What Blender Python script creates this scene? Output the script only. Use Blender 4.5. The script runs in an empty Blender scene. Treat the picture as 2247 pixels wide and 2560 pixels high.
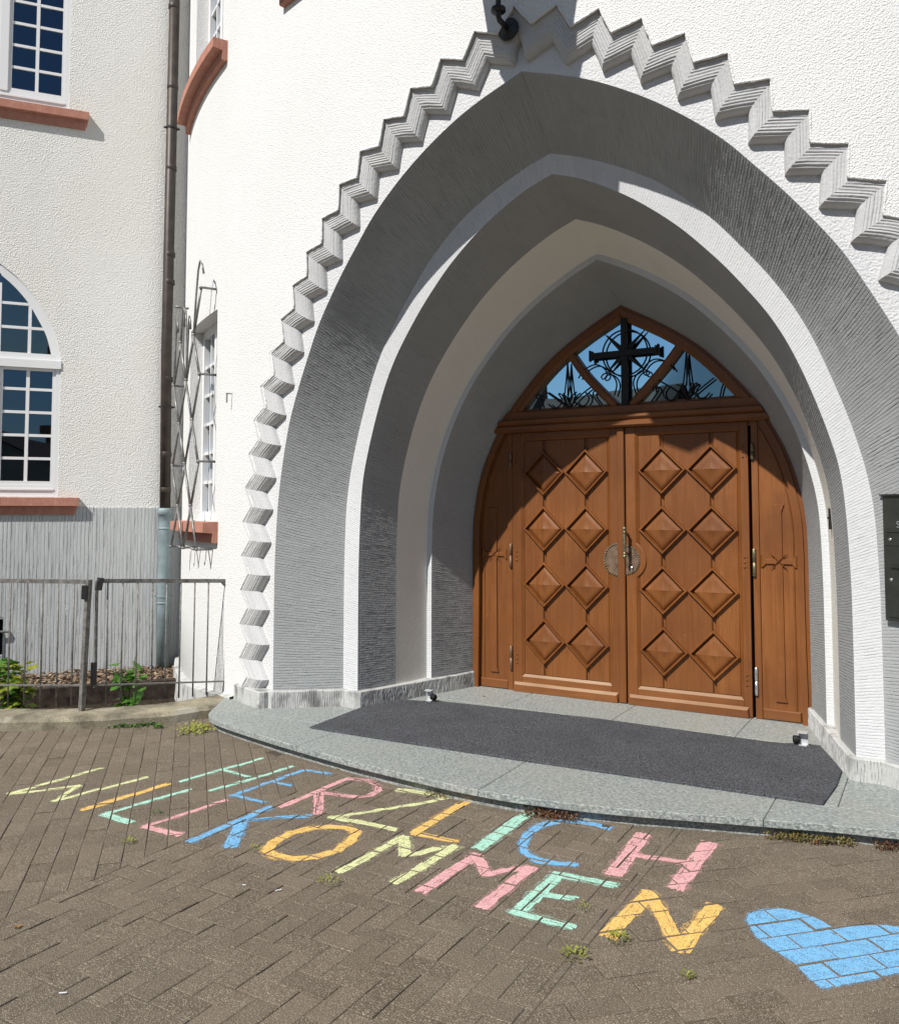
import bpy, bmesh, math, random
import numpy as np
from mathutils import Vector, Matrix
from mathutils.geometry import delaunay_2d_cdt
random.seed(7)
RNG = np.random.RandomState(11)
S = bpy.context.scene
COL = S.collection
PI = math.pi

# ------------------------------------------------------------------ camera
TH, PITCH = math.radians(30.2613), math.radians(3.058)
EYE = Vector((2.068, -6.147, 1.505))
cd = bpy.data.cameras.new('camera'); cam = bpy.data.objects.new('camera', cd); COL.objects.link(cam)
cam.location = EYE
cam.rotation_euler = (PI / 2 + PITCH, 0, TH)
cd.sensor_fit = 'VERTICAL'; cd.sensor_height = 24.0
cd.lens = 24.0 * 2100 / 2560
cd.shift_y = -(1280 - 1169.9) / 2560
cd.clip_end = 2000; cd.clip_start = 0.05
S.camera = cam
S.render.resolution_x, S.render.resolution_y = 898, 1024

# ------------------------------------------------------------------ sky, sun, exposure
SUN_DIR = Vector((0.316, 1.70, -1.83)).normalized()         # way the light travels
SUN_EL = math.asin(-SUN_DIR.z)
w = bpy.data.worlds.new('World'); S.world = w; w.use_nodes = True
nt = w.node_tree; nt.nodes.clear()
sky = nt.nodes.new('ShaderNodeTexSky'); sky.sky_type = 'NISHITA'; sky.sun_disc = False
sky.sun_elevation = SUN_EL; sky.sun_rotation = math.atan2(-SUN_DIR.x, -SUN_DIR.y)
sky.air_density = 1.0; sky.dust_density = 0.3; sky.ozone_density = 3.0
bg = nt.nodes.new('ShaderNodeBackground'); bg.inputs['Strength'].default_value = 0.06
ow = nt.nodes.new('ShaderNodeOutputWorld')
nt.links.new(sky.outputs[0], bg.inputs[0]); nt.links.new(bg.outputs[0], ow.inputs[0])
sd = bpy.data.lights.new('sun', 'SUN'); sd.energy = 5.0; sd.angle = math.radians(0.5); sd.color = (1.0, 0.97, 0.92)
sun = bpy.data.objects.new('sun', sd); COL.objects.link(sun)
sun.rotation_euler = SUN_DIR.to_track_quat('-Z', 'Y').to_euler(); sun.location = (-3, -12, 14)
S.view_settings.view_transform = 'Standard'; S.view_settings.look = 'None'
S.view_settings.exposure = 0.06; S.view_settings.gamma = 1.0
S.render.engine = 'CYCLES'
S.cycles.max_bounces = 8; S.cycles.diffuse_bounces = 2; S.cycles.transparent_max_bounces = 12

# ------------------------------------------------------------------ materials
MATS = {}
class NB:
    """small node builder"""
    def __init__(s, name):
        m = bpy.data.materials.new(name); m.use_nodes = True; s.m = m; s.t = m.node_tree
        s.b = s.t.nodes['Principled BSDF']; s.out = s.t.nodes['Material Output']; MATS[name] = m
    def n(s, kind, **kw):
        x = s.t.nodes.new(kind)
        for k, v in kw.items(): setattr(x, k, v)
        return x
    def l(s, a, b): s.t.links.new(a, b)
    def pos(s, sc=(1, 1, 1), obj=False):
        if obj: g = s.n('ShaderNodeTexCoord').outputs['Object']
        else: g = s.n('ShaderNodeNewGeometry').outputs['Position']
        mp = s.n('ShaderNodeMapping'); mp.inputs['Scale'].default_value = sc; s.l(g, mp.inputs[0]); return mp.outputs[0]
    def noise(s, scale, detail=3, vec=None, rough=.55, dist=0):
        x = s.n('ShaderNodeTexNoise'); x.inputs['Scale'].default_value = scale; x.inputs['Detail'].default_value = detail
        x.inputs['Roughness'].default_value = rough; x.inputs['Distortion'].default_value = dist
        if vec is None: vec = s.pos()
        s.l(vec, x.inputs['Vector']); return x.outputs['Fac']
    def voro(s, scale, vec=None, feature='F1'):
        x = s.n('ShaderNodeTexVoronoi', feature=feature); x.inputs['Scale'].default_value = scale
        if vec is None: vec = s.pos()
        s.l(vec, x.inputs['Vector']); return x.outputs['Distance']
    def ramp(s, fac, stops):
        r = s.n('ShaderNodeValToRGB'); e = r.color_ramp.elements
        while len(e) < len(stops): e.new(.5)
        for k, (p, c) in enumerate(stops):
            e[k].position = p; e[k].color = (c if len(c) == 4 else (*c, 1)) if hasattr(c, '__len__') else (c, c, c, 1)
        s.l(fac, r.inputs[0]); return r.outputs[0]
    def mix(s, fac, a, b, mode='MIX'):
        x = s.n('ShaderNodeMix', data_type='RGBA', blend_type=mode)
        for sock, v in ((x.inputs[0], fac), (x.inputs[6], a), (x.inputs[7], b)):
            if hasattr(v, 'is_linked'): s.l(v, sock)
            elif hasattr(v, '__len__'): sock.default_value = (*v, 1) if len(v) == 3 else v
            else: sock.default_value = v
        return x.outputs[2]
    def math(s, op, a, b=0.0):
        x = s.n('ShaderNodeMath', operation=op)
        for k, v in enumerate((a, b)):
            if hasattr(v, 'is_linked'): s.l(v, x.inputs[k])
            else: x.inputs[k].default_value = v
        return x.outputs[0]
    def col(s, v):
        if hasattr(v, 'is_linked'): s.l(v, s.b.inputs['Base Color'])
        else: s.b.inputs['Base Color'].default_value = (*v, 1)
    def bump(s, h, strength=.5, dist=.01):
        x = s.n('ShaderNodeBump'); x.inputs['Strength'].default_value = strength; x.inputs['Distance'].default_value = dist
        s.l(h, x.inputs['Height']); s.l(x.outputs[0], s.b.inputs['Normal'])
    def set(s, **kw):
        for k, v in kw.items():
            i = s.b.inputs[k.replace('_', ' ')]
            if hasattr(v, 'is_linked'): s.l(v, i)
            else: i.default_value = v
        return s.m

def mat_plaster(name, c1, c2, scale, strength, dist, big=1.2, stain=None):
    b = NB(name)
    f = b.noise(big, 4)
    c = b.mix(b.ramp(f, [(.35, 0), (.7, 1)]), c1, c2)
    if stain:
        st = b.ramp(b.noise(3.0, 6, b.pos((1, 1, .25))), [(.55, 0), (.75, 1)])
        c = b.mix(b.math('MULTIPLY', st, stain[1]), c, stain[0])
    h = b.math('ADD', b.noise(scale, 3, rough=.55), b.math('MULTIPLY', b.voro(scale * .9), .5))
    b.col(c); b.bump(h, strength, dist)
    b.set(Roughness=.93, Specular_IOR_Level=.15)
mat_plaster('plaster_white', (.82, .815, .80), (.785, .78, .76), 115, .65, .012, .9, ((.72, .71, .68), .16))
mat_plaster('plaster_cream', (.86, .855, .82), (.83, .815, .755), 85, .85, .015, .8, ((.70, .70, .67), .22))
mat_plaster('plaster_field', (.68, .68, .68), (.64, .64, .65), 80, .55, .012)
mat_plaster('cream_band', (.885, .87, .80), (.865, .845, .765), 40, .35, .007, 1.2, ((.70, .66, .55), .3))
mat_plaster('grey_paint', (.395, .405, .405), (.36, .37, .37), 90, .35, .006, 2.0, ((.27, .275, .275), .40))
mat_plaster('grey_band', (.64, .645, .65), (.60, .605, .615), 90, .3, .006, 2.0, ((.50, .50, .50), .35))
mat_plaster('chevron_paint', (.54, .54, .54), (.49, .49, .49), 60, .35, .007, 3.0, ((.42, .41, .38), .35))
mat_plaster('wing_plinth_paint', (.53, .545, .54), (.47, .485, .485), 70, .35, .007, 1.5)

def mat_base():
    # combed base strip of the portal with dirt that comes in patches
    b = NB('base_paint')
    st = b.ramp(b.noise(9, 6, b.pos((1, 1, .6))), [(.5, 0), (.66, 1)])
    b.col(b.mix(b.math('MULTIPLY', st, .75), (.50, .50, .485), (.15, .15, .148)))
    b.bump(b.noise(60, 4), .4, .006); b.set(Roughness=.9, Specular_IOR_Level=.2)
mat_base()
def mat_redstone():
    b = NB('red_sandstone')
    c = b.mix(b.ramp(b.noise(14, 5), [(.3, 0), (.75, 1)]), (.42, .19, .135), (.52, .26, .195))
    wv = b.n('ShaderNodeTexNoise'); wv.inputs['Scale'].default_value = 1; b.l(b.pos((90, 90, 4)), wv.inputs['Vector'])
    b.col(c); b.bump(wv.outputs['Fac'], .8, .006); b.set(Roughness=.88, Specular_IOR_Level=.2)
mat_redstone()
def mat_wood(name, c1, c2, c3, rough=.42, z=True):
    b = NB(name)
    oi = b.n('ShaderNodeObjectInfo').outputs['Random']
    def off(vec, k):
        cx = b.n('ShaderNodeCombineXYZ'); b.l(b.math('MULTIPLY', oi, k), cx.inputs[0]); b.l(b.math('MULTIPLY', oi, k * 1.7), cx.inputs[2])
        ad = b.n('ShaderNodeVectorMath', operation='ADD'); b.l(vec, ad.inputs[0]); b.l(cx.outputs[0], ad.inputs[1]); return ad.outputs[0]
    v = off(b.pos((30, 20, 1.6) if z else (1.6, 20, 30)), 91)
    g = b.noise(1.0, 6, v, .65, .9)
    fine = b.noise(1.0, 3, off(b.pos((170, 90, 5) if z else (5, 90, 170)), 57), .6)
    c = b.mix(b.ramp(g, [(.3, 0), (.7, 1)]), c1, c2)
    c = b.mix(b.ramp(b.noise(1.9, 4), [(.42, 0), (.68, .8)]), c, c3)
    c = b.mix(b.math('MULTIPLY', oi, .55), c, c3)
    c = b.mix(b.math('MULTIPLY', b.ramp(fine, [(.5, 0), (.72, 1)]), .4), c, tuple(x * .55 for x in c1))
    wear = b.ramp(b.noise(26, 5), [(.70, 0), (.78, 1)])
    c = b.mix(b.math('MULTIPLY', wear, .22), c, (.42, .27, .16))
    b.col(c); b.bump(b.math('ADD', fine, b.math('MULTIPLY', g, .5)), .2, .004)
    b.set(Roughness=b.ramp(g, [(.2, rough - .06), (.8, rough + .14)]), Specular_IOR_Level=.42)
mat_wood('door_wood', (.205, .069, .016), (.285, .104, .0235), (.145, .047, .0115))
mat_wood('door_wood_pale', (.33, .20, .12), (.42, .28, .18), (.27, .15, .08), .7, z=False)  # paler wood for the up-facing bevels at the foot of each leaf
mat_wood('door_wood_flat', (.20, .069, .018), (.275, .102, .025), (.145, .048, .0125), z=False)
def simple(name, c, rough=.6, metal=0, spec=.5, var=.0, scale=20, bump=0):
    b = NB(name)
    if var:
        b.col(b.mix(b.ramp(b.noise(scale, 5), [(.3, 0), (.7, 1)]), tuple(x * (1 - var) for x in c), tuple(min(1, x * (1 + var)) for x in c)))
    else: b.col(c)
    if bump: b.bump(b.noise(scale * 3, 3), bump, .004)
    b.set(Roughness=rough, Metallic=metal, Specular_IOR_Level=spec)
    return b
simple('white_frame', (.80, .80, .80), .4, 0, .4)
simple('black_iron', (.012, .012, .013), .4, 0, .5, .3, 40)
simple('iron_work', (.014, .013, .012), .55, 0, .35, .3, 40)
simple('pipe_brown', (.045, .034, .026), .5, .2, .5, .35, 9)
simple('pipe_grey', (.24, .30, .315), .6, .1, .35, .2, 7)
simple('galvanised', (.25, .245, .235), .5, .5, .5, .4, 30, .2)
simple('fence_metal', (.20, .192, .178), .58, .35, .5, .45, 28, .3)
simple('bronze', (.23, .19, .11), .42, .7, .5, .5, 50)
simple('plate_bronze', (.20, .13, .085), .5, .45, .5, .4, 25)
simple('brass_strip', (.34, .17, .045), .5, .1, .4, .5, 40)
simple('bright_metal', (.62, .62, .62), .25, .9, .5, .2, 30)
simple('rubber', (.012, .012, .012), .7, 0, .3)
simple('letterbox_metal', (.052, .055, .048), .38, .5, .5, .2, 12)
simple('sleeper_wood', (.045, .032, .024), .85, 0, .2, .6, 16, .8)
simple('room_wall', (.10, .10, .10), .9)
simple('lamp_shade', (.7, .68, .6), .5)
simple('stop_metal', (.62, .63, .64), .35, .3)
simple('interior_dark', (.02, .02, .022), .9)
simple('lamp_glass', (.5, .5, .48), .25, 0, .5)
simple('roof_tile', (.10, .045, .03), .8, 0, .3, .3, 8)
simple('house_wall', (.40, .36, .30), .9, 0, .2, .1, 3)
simple('bark', (.07, .055, .04), .9, 0, .2, .4, 20)
def mat_glass(name, f0, tint):
    b = NB(name); t = b.t
    gl = b.n('ShaderNodeBsdfGlossy'); gl.inputs['Roughness'].default_value = .012; gl.inputs['Color'].default_value = (*tint, 1)
    df = b.n('ShaderNodeBsdfDiffuse'); df.inputs['Color'].default_value = (.004, .006, .008, 1)
    fr = b.n('ShaderNodeFresnel'); fr.inputs['IOR'].default_value = f0
    mx = b.n('ShaderNodeMixShader'); b.l(fr.outputs[0], mx.inputs[0]); b.l(df.outputs[0], mx.inputs[1]); b.l(gl.outputs[0], mx.inputs[2])
    bp = b.n('ShaderNodeBump'); bp.inputs['Strength'].default_value = .03; bp.inputs['Distance'].default_value = .02
    b.l(b.noise(2.2, 1), bp.inputs['Height']); b.l(bp.outputs[0], gl.inputs['Normal'])
    b.l(mx.outputs[0], b.out.inputs['Surface'])
mat_glass('glass_window', 2.6, (.50, .76, 1))
mat_glass('glass_fanlight', 3.2, (.50, .78, .92))
def mat_clear():
    b = NB('glass_clear')
    gl = b.n('ShaderNodeBsdfGlossy'); gl.inputs['Roughness'].default_value = .01; gl.inputs['Color'].default_value = (.50, .76, 1, 1)
    tp = b.n('ShaderNodeBsdfTransparent'); tp.inputs['Color'].default_value = (.55, .60, .62, 1)
    fr = b.n('ShaderNodeFresnel'); fr.inputs['IOR'].default_value = 2.6
    mx = b.n('ShaderNodeMixShader'); b.l(fr.outputs[0], mx.inputs[0]); b.l(tp.outputs[0], mx.inputs[1]); b.l(gl.outputs[0], mx.inputs[2]); b.l(mx.outputs[0], b.out.inputs['Surface'])
mat_clear()
def mat_granite():
    b = NB('granite')
    v = b.pos((55, 140, 80))
    n1 = b.noise(1, 5, v, .7)
    n2 = b.noise(260, 2)
    c = b.mix(b.ramp(n1, [(.40, 0), (.60, 1)]), (.16, .18, .175), (.46, .485, .46))
    c = b.mix(b.ramp(n2, [(.52, 0), (.66, .8)]), c, (.12, .13, .13))
    c = b.mix(b.ramp(b.noise(2.2, 4), [(.45, 0), (.75, .35)]), c, (.34, .32, .26))
    b.col(c); b.bump(n1, .12, .003); b.set(Roughness=.62, Specular_IOR_Level=.4)
mat_granite()
def mat_mat():
    b = NB('mat_carpet')
    n1 = b.noise(170, 3, rough=.7)
    c = b.mix(b.ramp(n1, [(.38, 0), (.68, 1)]), (.022, .023, .027), (.21, .215, .23))
    c = b.mix(b.ramp(b.noise(3, 4), [(.4, 0), (.75, .4)]), c, (.05, .05, .052))
    b.col(c); b.bump(n1, .9, .008); b.set(Roughness=.97, Specular_IOR_Level=.1)
mat_mat()
def mat_paver():
    b = NB('paver_brick')
    at = b.n('ShaderNodeAttribute'); at.attribute_name = 'tone'
    oi = b.n('ShaderNodeObjectInfo')
    tone = b.math('FRACT', b.math('ADD', at.outputs['Fac'], b.math('MULTIPLY', oi.outputs['Random'], 1.0)))
    c = b.mix(tone, (.112, .085, .060), (.170, .131, .096))
    c = b.mix(b.ramp(b.noise(1.3, 5), [(.40, 0), (.72, .7)]), c, (.128, .104, .078))
    c = b.mix(b.ramp(b.noise(7, 5), [(.52, 0), (.78, .5)]), c, (.20, .167, .122))
    sp = b.noise(300, 1, rough=.4)
    c = b.mix(b.ramp(sp, [(.57, 0), (.67, .9)]), c, (.43, .38, .295))
    c = b.mix(b.ramp(b.noise(140, 2), [(.62, 0), (.72, .5)]), c, (.34, .295, .225))
    c = b.mix(b.ramp(b.noise(230, 2), [(.28, .85), (.40, 0)]), c, (.045, .037, .031))
    b.col(c); b.bump(b.math('ADD', sp, b.noise(120, 3)), .55, .005); b.set(Roughness=.9, Specular_IOR_Level=.25)
mat_paver()
def mat_sand():
    b = NB('joint_sand')
    c = b.mix(b.ramp(b.noise(2.0, 5), [(.35, 0), (.65, 1)]), (.060, .049, .037), (.19, .165, .125))
    b.col(c); b.bump(b.noise(200, 3), .6, .005); b.set(Roughness=.95, Specular_IOR_Level=.1)
mat_sand()
def mat_soil():
    b = NB('soil')
    c = b.mix(b.ramp(b.noise(30, 5), [(.35, 0), (.7, 1)]), (.018, .014, .010), (.075, .06, .042))
    b.col(c); b.bump(b.noise(60, 5), .9, .02); b.set(Roughness=.95, Specular_IOR_Level=.1)
mat_soil()
def mat_kerb():
    b = NB('kerb_concrete')
    c = b.mix(b.ramp(b.noise(6, 6), [(.35, 0), (.65, 1)]), (.17, .15, .11), (.40, .355, .255))
    c = b.mix(b.ramp(b.noise(120, 2), [(.54, 0), (.66, .7)]), c, (.075, .065, .05))
    c = b.mix(b.ramp(b.noise(3.2, 4), [(.60, 0), (.68, .8)]), c, (.42, .40, .33))
    b.col(c); b.bump(b.noise(110, 4), .8, .008); b.set(Roughness=.95, Specular_IOR_Level=.15)
mat_kerb()
def mat_chalk(name, c, lo, hi):
    b = NB(name)
    n1 = b.noise(230, 3, rough=.7); n2 = b.mix(.5, b.noise(26, 4), b.noise(1, 3, b.pos((25, 110, 1))))
    a = b.ramp(b.math('ADD', b.math('MULTIPLY', n1, .8), b.math('MULTIPLY', n2, .35)), [(lo, 0), (hi, 1)])
    b.col(b.mix(n2, c, tuple(min(1, x * 1.12) for x in c)))
    b.set(Roughness=.97, Specular_IOR_Level=.05, Alpha=a)
CH = {'lime': (.69, .71, .38), 'orange': (.84, .53, .17), 'mint': (.42, .72, .58), 'pink': (.77, .41, .42), 'blue': (.20, .46, .73)}
for k_, c_ in CH.items():
    mat_chalk('chalk_' + k_, c_, .43, .58); mat_chalk('chalk_dust_' + k_, c_, .57, .68)
def mat_leaf(name, c1, c2):
    b = NB(name)
    oi = b.n('ShaderNodeObjectInfo')
    c = b.mix(b.math('FRACT', b.math('ADD', oi.outputs['Random'], b.noise(14, 3))), c1, c2)
    b.col(c); b.set(Roughness=.5, Specular_IOR_Level=.35)
    tr = b.n('ShaderNodeBsdfTranslucent'); b.l(c, tr.inputs[0])
    mx = b.n('ShaderNodeMixShader'); mx.inputs[0].default_value = .35
    b.l(b.b.outputs[0], mx.inputs[1]); b.l(tr.outputs[0], mx.inputs[2]); b.l(mx.outputs[0], b.out.inputs['Surface'])
mat_leaf('leaf_green', (.06, .17, .02), (.12, .28, .04))
mat_leaf('leaf_yellow', (.16, .26, .02), (.34, .34, .03))
mat_leaf('leaf_weed', (.27, .33, .04), (.42, .42, .10))
mat_leaf('leaf_sedum', (.17, .06, .035), (.22, .19, .05))
mat_leaf('leaf_dry', (.32, .18, .07), (.45, .30, .13))
def mat_chips():
    b = NB('bark_chips')
    at = b.n('ShaderNodeAttribute'); at.attribute_name = 'tone'
    b.col(b.ramp(at.outputs['Fac'], [(0, (.085, .05, .032)), (.5, (.20, .135, .09)), (1, (.38, .30, .21))]))
    b.set(Roughness=.9, Specular_IOR_Level=.15)
mat_chips()
def M_(n): return MATS[n]

# ------------------------------------------------------------------ mesh helpers
def vnoise(x, y, seed=0):
    x = np.asarray(x, float); y = np.asarray(y, float)
    xi = np.floor(x).astype(np.int64); yi = np.floor(y).astype(np.int64); fx = x - xi; fy = y - yi
    fx = fx * fx * (3 - 2 * fx); fy = fy * fy * (3 - 2 * fy)
    def h(a, b):
        n = (a * 374761393 + b * 668265263 + seed * 1442695041) & 0xffffffff
        n = ((n ^ (n >> 13)) * 1274126177) & 0xffffffff
        return ((n ^ (n >> 16)) & 0xffff) / 65535.0
    return (h(xi, yi) * (1 - fx) + h(xi + 1, yi) * fx) * (1 - fy) + (h(xi, yi + 1) * (1 - fx) + h(xi + 1, yi + 1) * fx) * fy

class MB:
    def __init__(s): s.v = []; s.f = []; s.mi = []; s.tone = []
    def add(s, vs, fs, mi=0, tone=None):
        o = len(s.v); s.v += [tuple(map(float, p)) for p in vs]
        for f in fs:
            s.f.append([o + i for i in f]); s.mi.append(mi)
            if tone is not None: s.tone.append(tone)
        return s
    def box(s, a, b, mi=0, tone=None):
        x0, y0, z0 = a; x1, y1, z1 = b
        return s.add([(x0, y0, z0), (x1, y0, z0), (x1, y1, z0), (x0, y1, z0), (x0, y0, z1), (x1, y0, z1), (x1, y1, z1), (x0, y1, z1)],
                     [(3, 2, 1, 0), (4, 5, 6, 7), (0, 1, 5, 4), (1, 2, 6, 5), (2, 3, 7, 6), (3, 0, 4, 7)], mi, tone)
    def obox(s, c, ax, ay, az, mi=0, tone=None):
        """box with centre c and half-axis vectors"""
        c, ax, ay, az = map(Vector, (c, ax, ay, az)); vs = []
        for k in (-1, 1):
            for (i, j) in ((-1, -1), (1, -1), (1, 1), (-1, 1)): vs.append(c + ax * i + ay * j + az * k)
        return s.add(vs, [(3, 2, 1, 0), (4, 5, 6, 7), (0, 1, 5, 4), (1, 2, 6, 5), (2, 3, 7, 6), (3, 0, 4, 7)], mi, tone)
    def bar(s, p, q, w, h, up=(0, 0, 1)):
        p, q = Vector(p), Vector(q); d = (q - p); l = d.length; d.normalize()
        u = Vector(up)
        if abs(d.dot(u)) > .95: u = Vector((0, 1, 0))
        a = d.cross(u).normalized(); u = a.cross(d)
        return s.obox((p + q) / 2, d * l / 2, a * w / 2, u * h / 2)
    def prism(s, poly, z0, z1, ch=0, mi=0, tone=None):
        """vertical prism from a ccw polygon, optional chamfered top"""
        n = len(poly); P = [Vector((p[0], p[1])) for p in poly]
        if ch:
            Q = inset(P, ch)
            vs = [(p.x, p.y, z0) for p in P] + [(p.x, p.y, z1 - ch * .7) for p in P] + [(p.x, p.y, z1) for p in Q]
            fs = [tuple(range(2 * n, 3 * n))]
            for i in range(n):
                j = (i + 1) % n; fs += [(i, j, n + j, n + i), (n + i, n + j, 2 * n + j, 2 * n + i)]
        else:
            vs = [(p.x, p.y, z0) for p in P] + [(p.x, p.y, z1) for p in P]
            fs = [tuple(range(n, 2 * n)), tuple(range(n - 1, -1, -1))]
            for i in range(n):
                j = (i + 1) % n; fs.append((i, j, n + j, n + i))
        return s.add(vs, fs, mi, tone)
    def tube(s, pts, r, n=8, cap=True):
        pts = [Vector(p) for p in pts]; m = len(pts)
        rs = r if hasattr(r, '__len__') else [r] * m
        o = []; up = None
        for i in range(m):
            d = (pts[min(i + 1, m - 1)] - pts[max(i - 1, 0)]).normalized()
            if up is None:
                up = Vector((0, 0, 1)) if abs(d.z) < .9 else Vector((1, 0, 0))
            a = d.cross(up).normalized(); up = a.cross(d).normalized()
            o.append([pts[i] + (a * math.cos(2 * PI * k / n) + up * math.sin(2 * PI * k / n)) * rs[i] for k in range(n)])
        vs = [p for ring in o for p in ring]; fs = []
        for i in range(m - 1):
            for k in range(n):
                k2 = (k + 1) % n; fs.append((i * n + k, i * n + k2, (i + 1) * n + k2, (i + 1) * n + k))
        if cap: fs += [tuple(range(n - 1, -1, -1)), tuple(range((m - 1) * n, m * n))]
        return s.add(vs, fs)
    def lathe(s, c, axis, prof, n=16):
        """prof: list of (distance along axis, radius)"""
        c = Vector(c); d = Vector(axis).normalized(); u = Vector((0, 0, 1)) if abs(d.z) < .9 else Vector((1, 0, 0))
        a = d.cross(u).normalized(); u = a.cross(d)
        vs = [c + d * t + (a * math.cos(2 * PI * k / n) + u * math.sin(2 * PI * k / n)) * max(r, 1e-4) for t, r in prof for k in range(n)]
        m = len(prof); fs = []
        for i in range(m - 1):
            for k in range(n):
                k2 = (k + 1) % n; fs.append((i * n + k, i * n + k2, (i + 1) * n + k2, (i + 1) * n + k))
        fs += [tuple(range(n - 1, -1, -1)), tuple(range((m - 1) * n, m * n))]
        return s.add(vs, fs)
    def grid(s, A, mask=None, flip=False):
        n, m = A.shape[:2]; o = len(s.v); s.v += [tuple(p) for p in A.reshape(-1, 3).tolist()]
        for i in range(n - 1):
            for j in range(m - 1):
                if mask is not None and not mask[i, j]: continue
                a = o + i * m + j; f = [a, a + 1, a + m + 1, a + m]
                if flip: f.reverse()
                s.f.append(f); s.mi.append(0)
        return s
def inset(P, d):
    n = len(P); out = []
    for i in range(n):
        a, b, c = P[i - 1], P[i], P[(i + 1) % n]
        e1 = (b - a); e2 = (c - b)
        if e1.length < 1e-6 or e2.length < 1e-6: out.append(b.copy()); continue
        e1.normalize(); e2.normalize()
        n1 = Vector((-e1.y, e1.x)); n2 = Vector((-e2.y, e2.x)); k = 1 + n1.dot(n2)
        out.append(b + (n1 + n2) * (d / max(k, .35)))
    return out
def link(name, me, parent=None):
    o = bpy.data.objects.new(name, me); COL.objects.link(o)
    if parent is not None: put(o, parent)
    return o
def worldloc(o):
    v = Vector((0, 0, 0))
    while o is not None: v += o.location; o = o.parent
    return v
def put(o, parent):
    o.parent = parent; o.location = -worldloc(parent) if o.location.length == 0 else o.location - worldloc(parent)
def obj(name, mb, mats, parent=None, smooth=False):
    me = bpy.data.meshes.new(name); me.from_pydata(mb.v, [], mb.f)
    if not hasattr(mats, '__len__') or isinstance(mats, str): mats = [mats]
    for m in mats: me.materials.append(M_(m) if isinstance(m, str) else m)
    if any(mb.mi): me.polygons.foreach_set('material_index', mb.mi)
    if mb.tone and len(mb.tone) == len(mb.f):
        at = me.attributes.new('tone', 'FLOAT', 'FACE'); at.data.foreach_set('value', mb.tone)
    if smooth: me.polygons.foreach_set('use_smooth', [True] * len(mb.f))
    me.update()
    return link(name, me, parent)
def tag(o, label, cat, group=None, kind=None):
    if label: o['label'] = label
    if cat: o['category'] = cat
    if group: o['group'] = group
    if kind: o['kind'] = kind
    return o
def thing(name, label, cat, loc=(0, 0, 0), group=None):
    o = bpy.data.objects.new(name, None); COL.objects.link(o); o.location = loc; o.empty_display_size = .1
    return tag(o, label, cat, group)
def struct(name, mb, mats, smooth=False):
    o = obj(name, mb, mats, None, smooth); o['kind'] = 'structure'; return o
def smooth_curve(pts, n):
    """Catmull-Rom through pts, resampled to n points evenly by length"""
    P = np.array(pts, float); E0 = 2 * P[0] - P[1]; E1 = 2 * P[-1] - P[-2]; Q = np.vstack([E0, P, E1]); out = []
    for i in range(1, len(Q) - 2):
        for t in np.linspace(0, 1, 24, endpoint=False):
            a, b, c, d = Q[i - 1:i + 3]
            out.append(.5 * (2 * b + (c - a) * t + (2 * a - 5 * b + 4 * c - d) * t * t + (3 * b - a - 3 * c + d) * t ** 3))
    out.append(P[-1]); out = np.array(out)
    L = np.r_[0, np.cumsum(np.linalg.norm(np.diff(out, axis=0), axis=1))]
    u = np.linspace(0, L[-1], n)
    return np.stack([np.interp(u, L, out[:, k]) for k in range(out.shape[1])], 1), L[-1]
def comb(arc, across, period, amp, seed=0, wob=.3, jit=.28):
    """relief left by a comb drawn through wet plaster"""
    ph = arc / period + wob * (vnoise(arc * 7, across * 5, seed) - .5) * 2 + jit * vnoise(arc * 30, across * 14, seed + 1)
    fr = ph - np.floor(ph)
    ridge = np.where(fr < .70, .25 + .12 * np.sin(fr / .70 * PI), np.where(fr < .86, -.9 * np.sin((fr - .70) / .16 * PI), .9 * np.sin((fr - .86) / .14 * PI)))
    k = .55 + .8 * vnoise(np.floor(ph) * 1.7, across * 9, seed + 2)
    return amp * (ridge * k + .35 * (vnoise(arc * 160, across * 60, seed + 3) - .5))

# ------------------------------------------------------------------ ground and paving
g = MB(); g.add([(-500, -500, -.24), (500, -500, -.24), (500, 500, -.24), (-500, 500, -.24)], [(0, 1, 2, 3)])
struct('ground', g, 'soil')
KERB_F = [(-14.0, -9.95), (-5.2, -3.765), (-3.577, -2.628), (-3.359, -2.475), (-3.045, -2.232), (-2.764, -1.935), (-2.62, -1.655), (-2.50, -1.40)]
KERB_B = [(-14.3, -9.55), (-5.5, -3.56), (-3.884, -2.44), (-3.632, -2.293), (-3.31, -2.085), (-3.01, -1.746), (-2.865, -1.316), (-2.80, -1.16)]
base = MB()
pl = [((a[0] + b[0]) / 2, (a[1] + b[1]) / 2) for a, b in zip(KERB_F, KERB_B)]
poly = pl + [(-2.3, -1.0), (3, -1.0), (30, 6), (30, -40), (-30, -40)]
poly = poly[::-1]
n = len(poly)
base.add([(x, y, -.0036) for x, y in poly] + [(x, y, -.24) for x, y in poly], [tuple(range(n)) if False else tuple(range(n))] + [(i, i + n, (i + 1) % n + n, (i + 1) % n) for i in range(n)])
paving = struct('paving', base, 'joint_sand')
bw, bl = .0925, .185
bricks = []      # list of (polygon ccw, full?, centre, angle)
def clip(poly, a, b, c):
    """keep a*x+b*y<=c"""
    out = []; n = len(poly)
    for i in range(n):
        p, q = poly[i], poly[(i + 1) % n]; fp = a * p[0] + b * p[1] - c; fq = a * q[0] + b * q[1] - c
        if fp <= 0: out.append(p)
        if (fp < 0 < fq) or (fq < 0 < fp):
            t = fp / (fp - fq); out.append((p[0] + t * (q[0] - p[0]), p[1] + t * (q[1] - p[1])))
    return [p for i, p in enumerate(out) if math.hypot(p[0] - out[i - 1][0], p[1] - out[i - 1][1]) > 2e-5]
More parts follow.
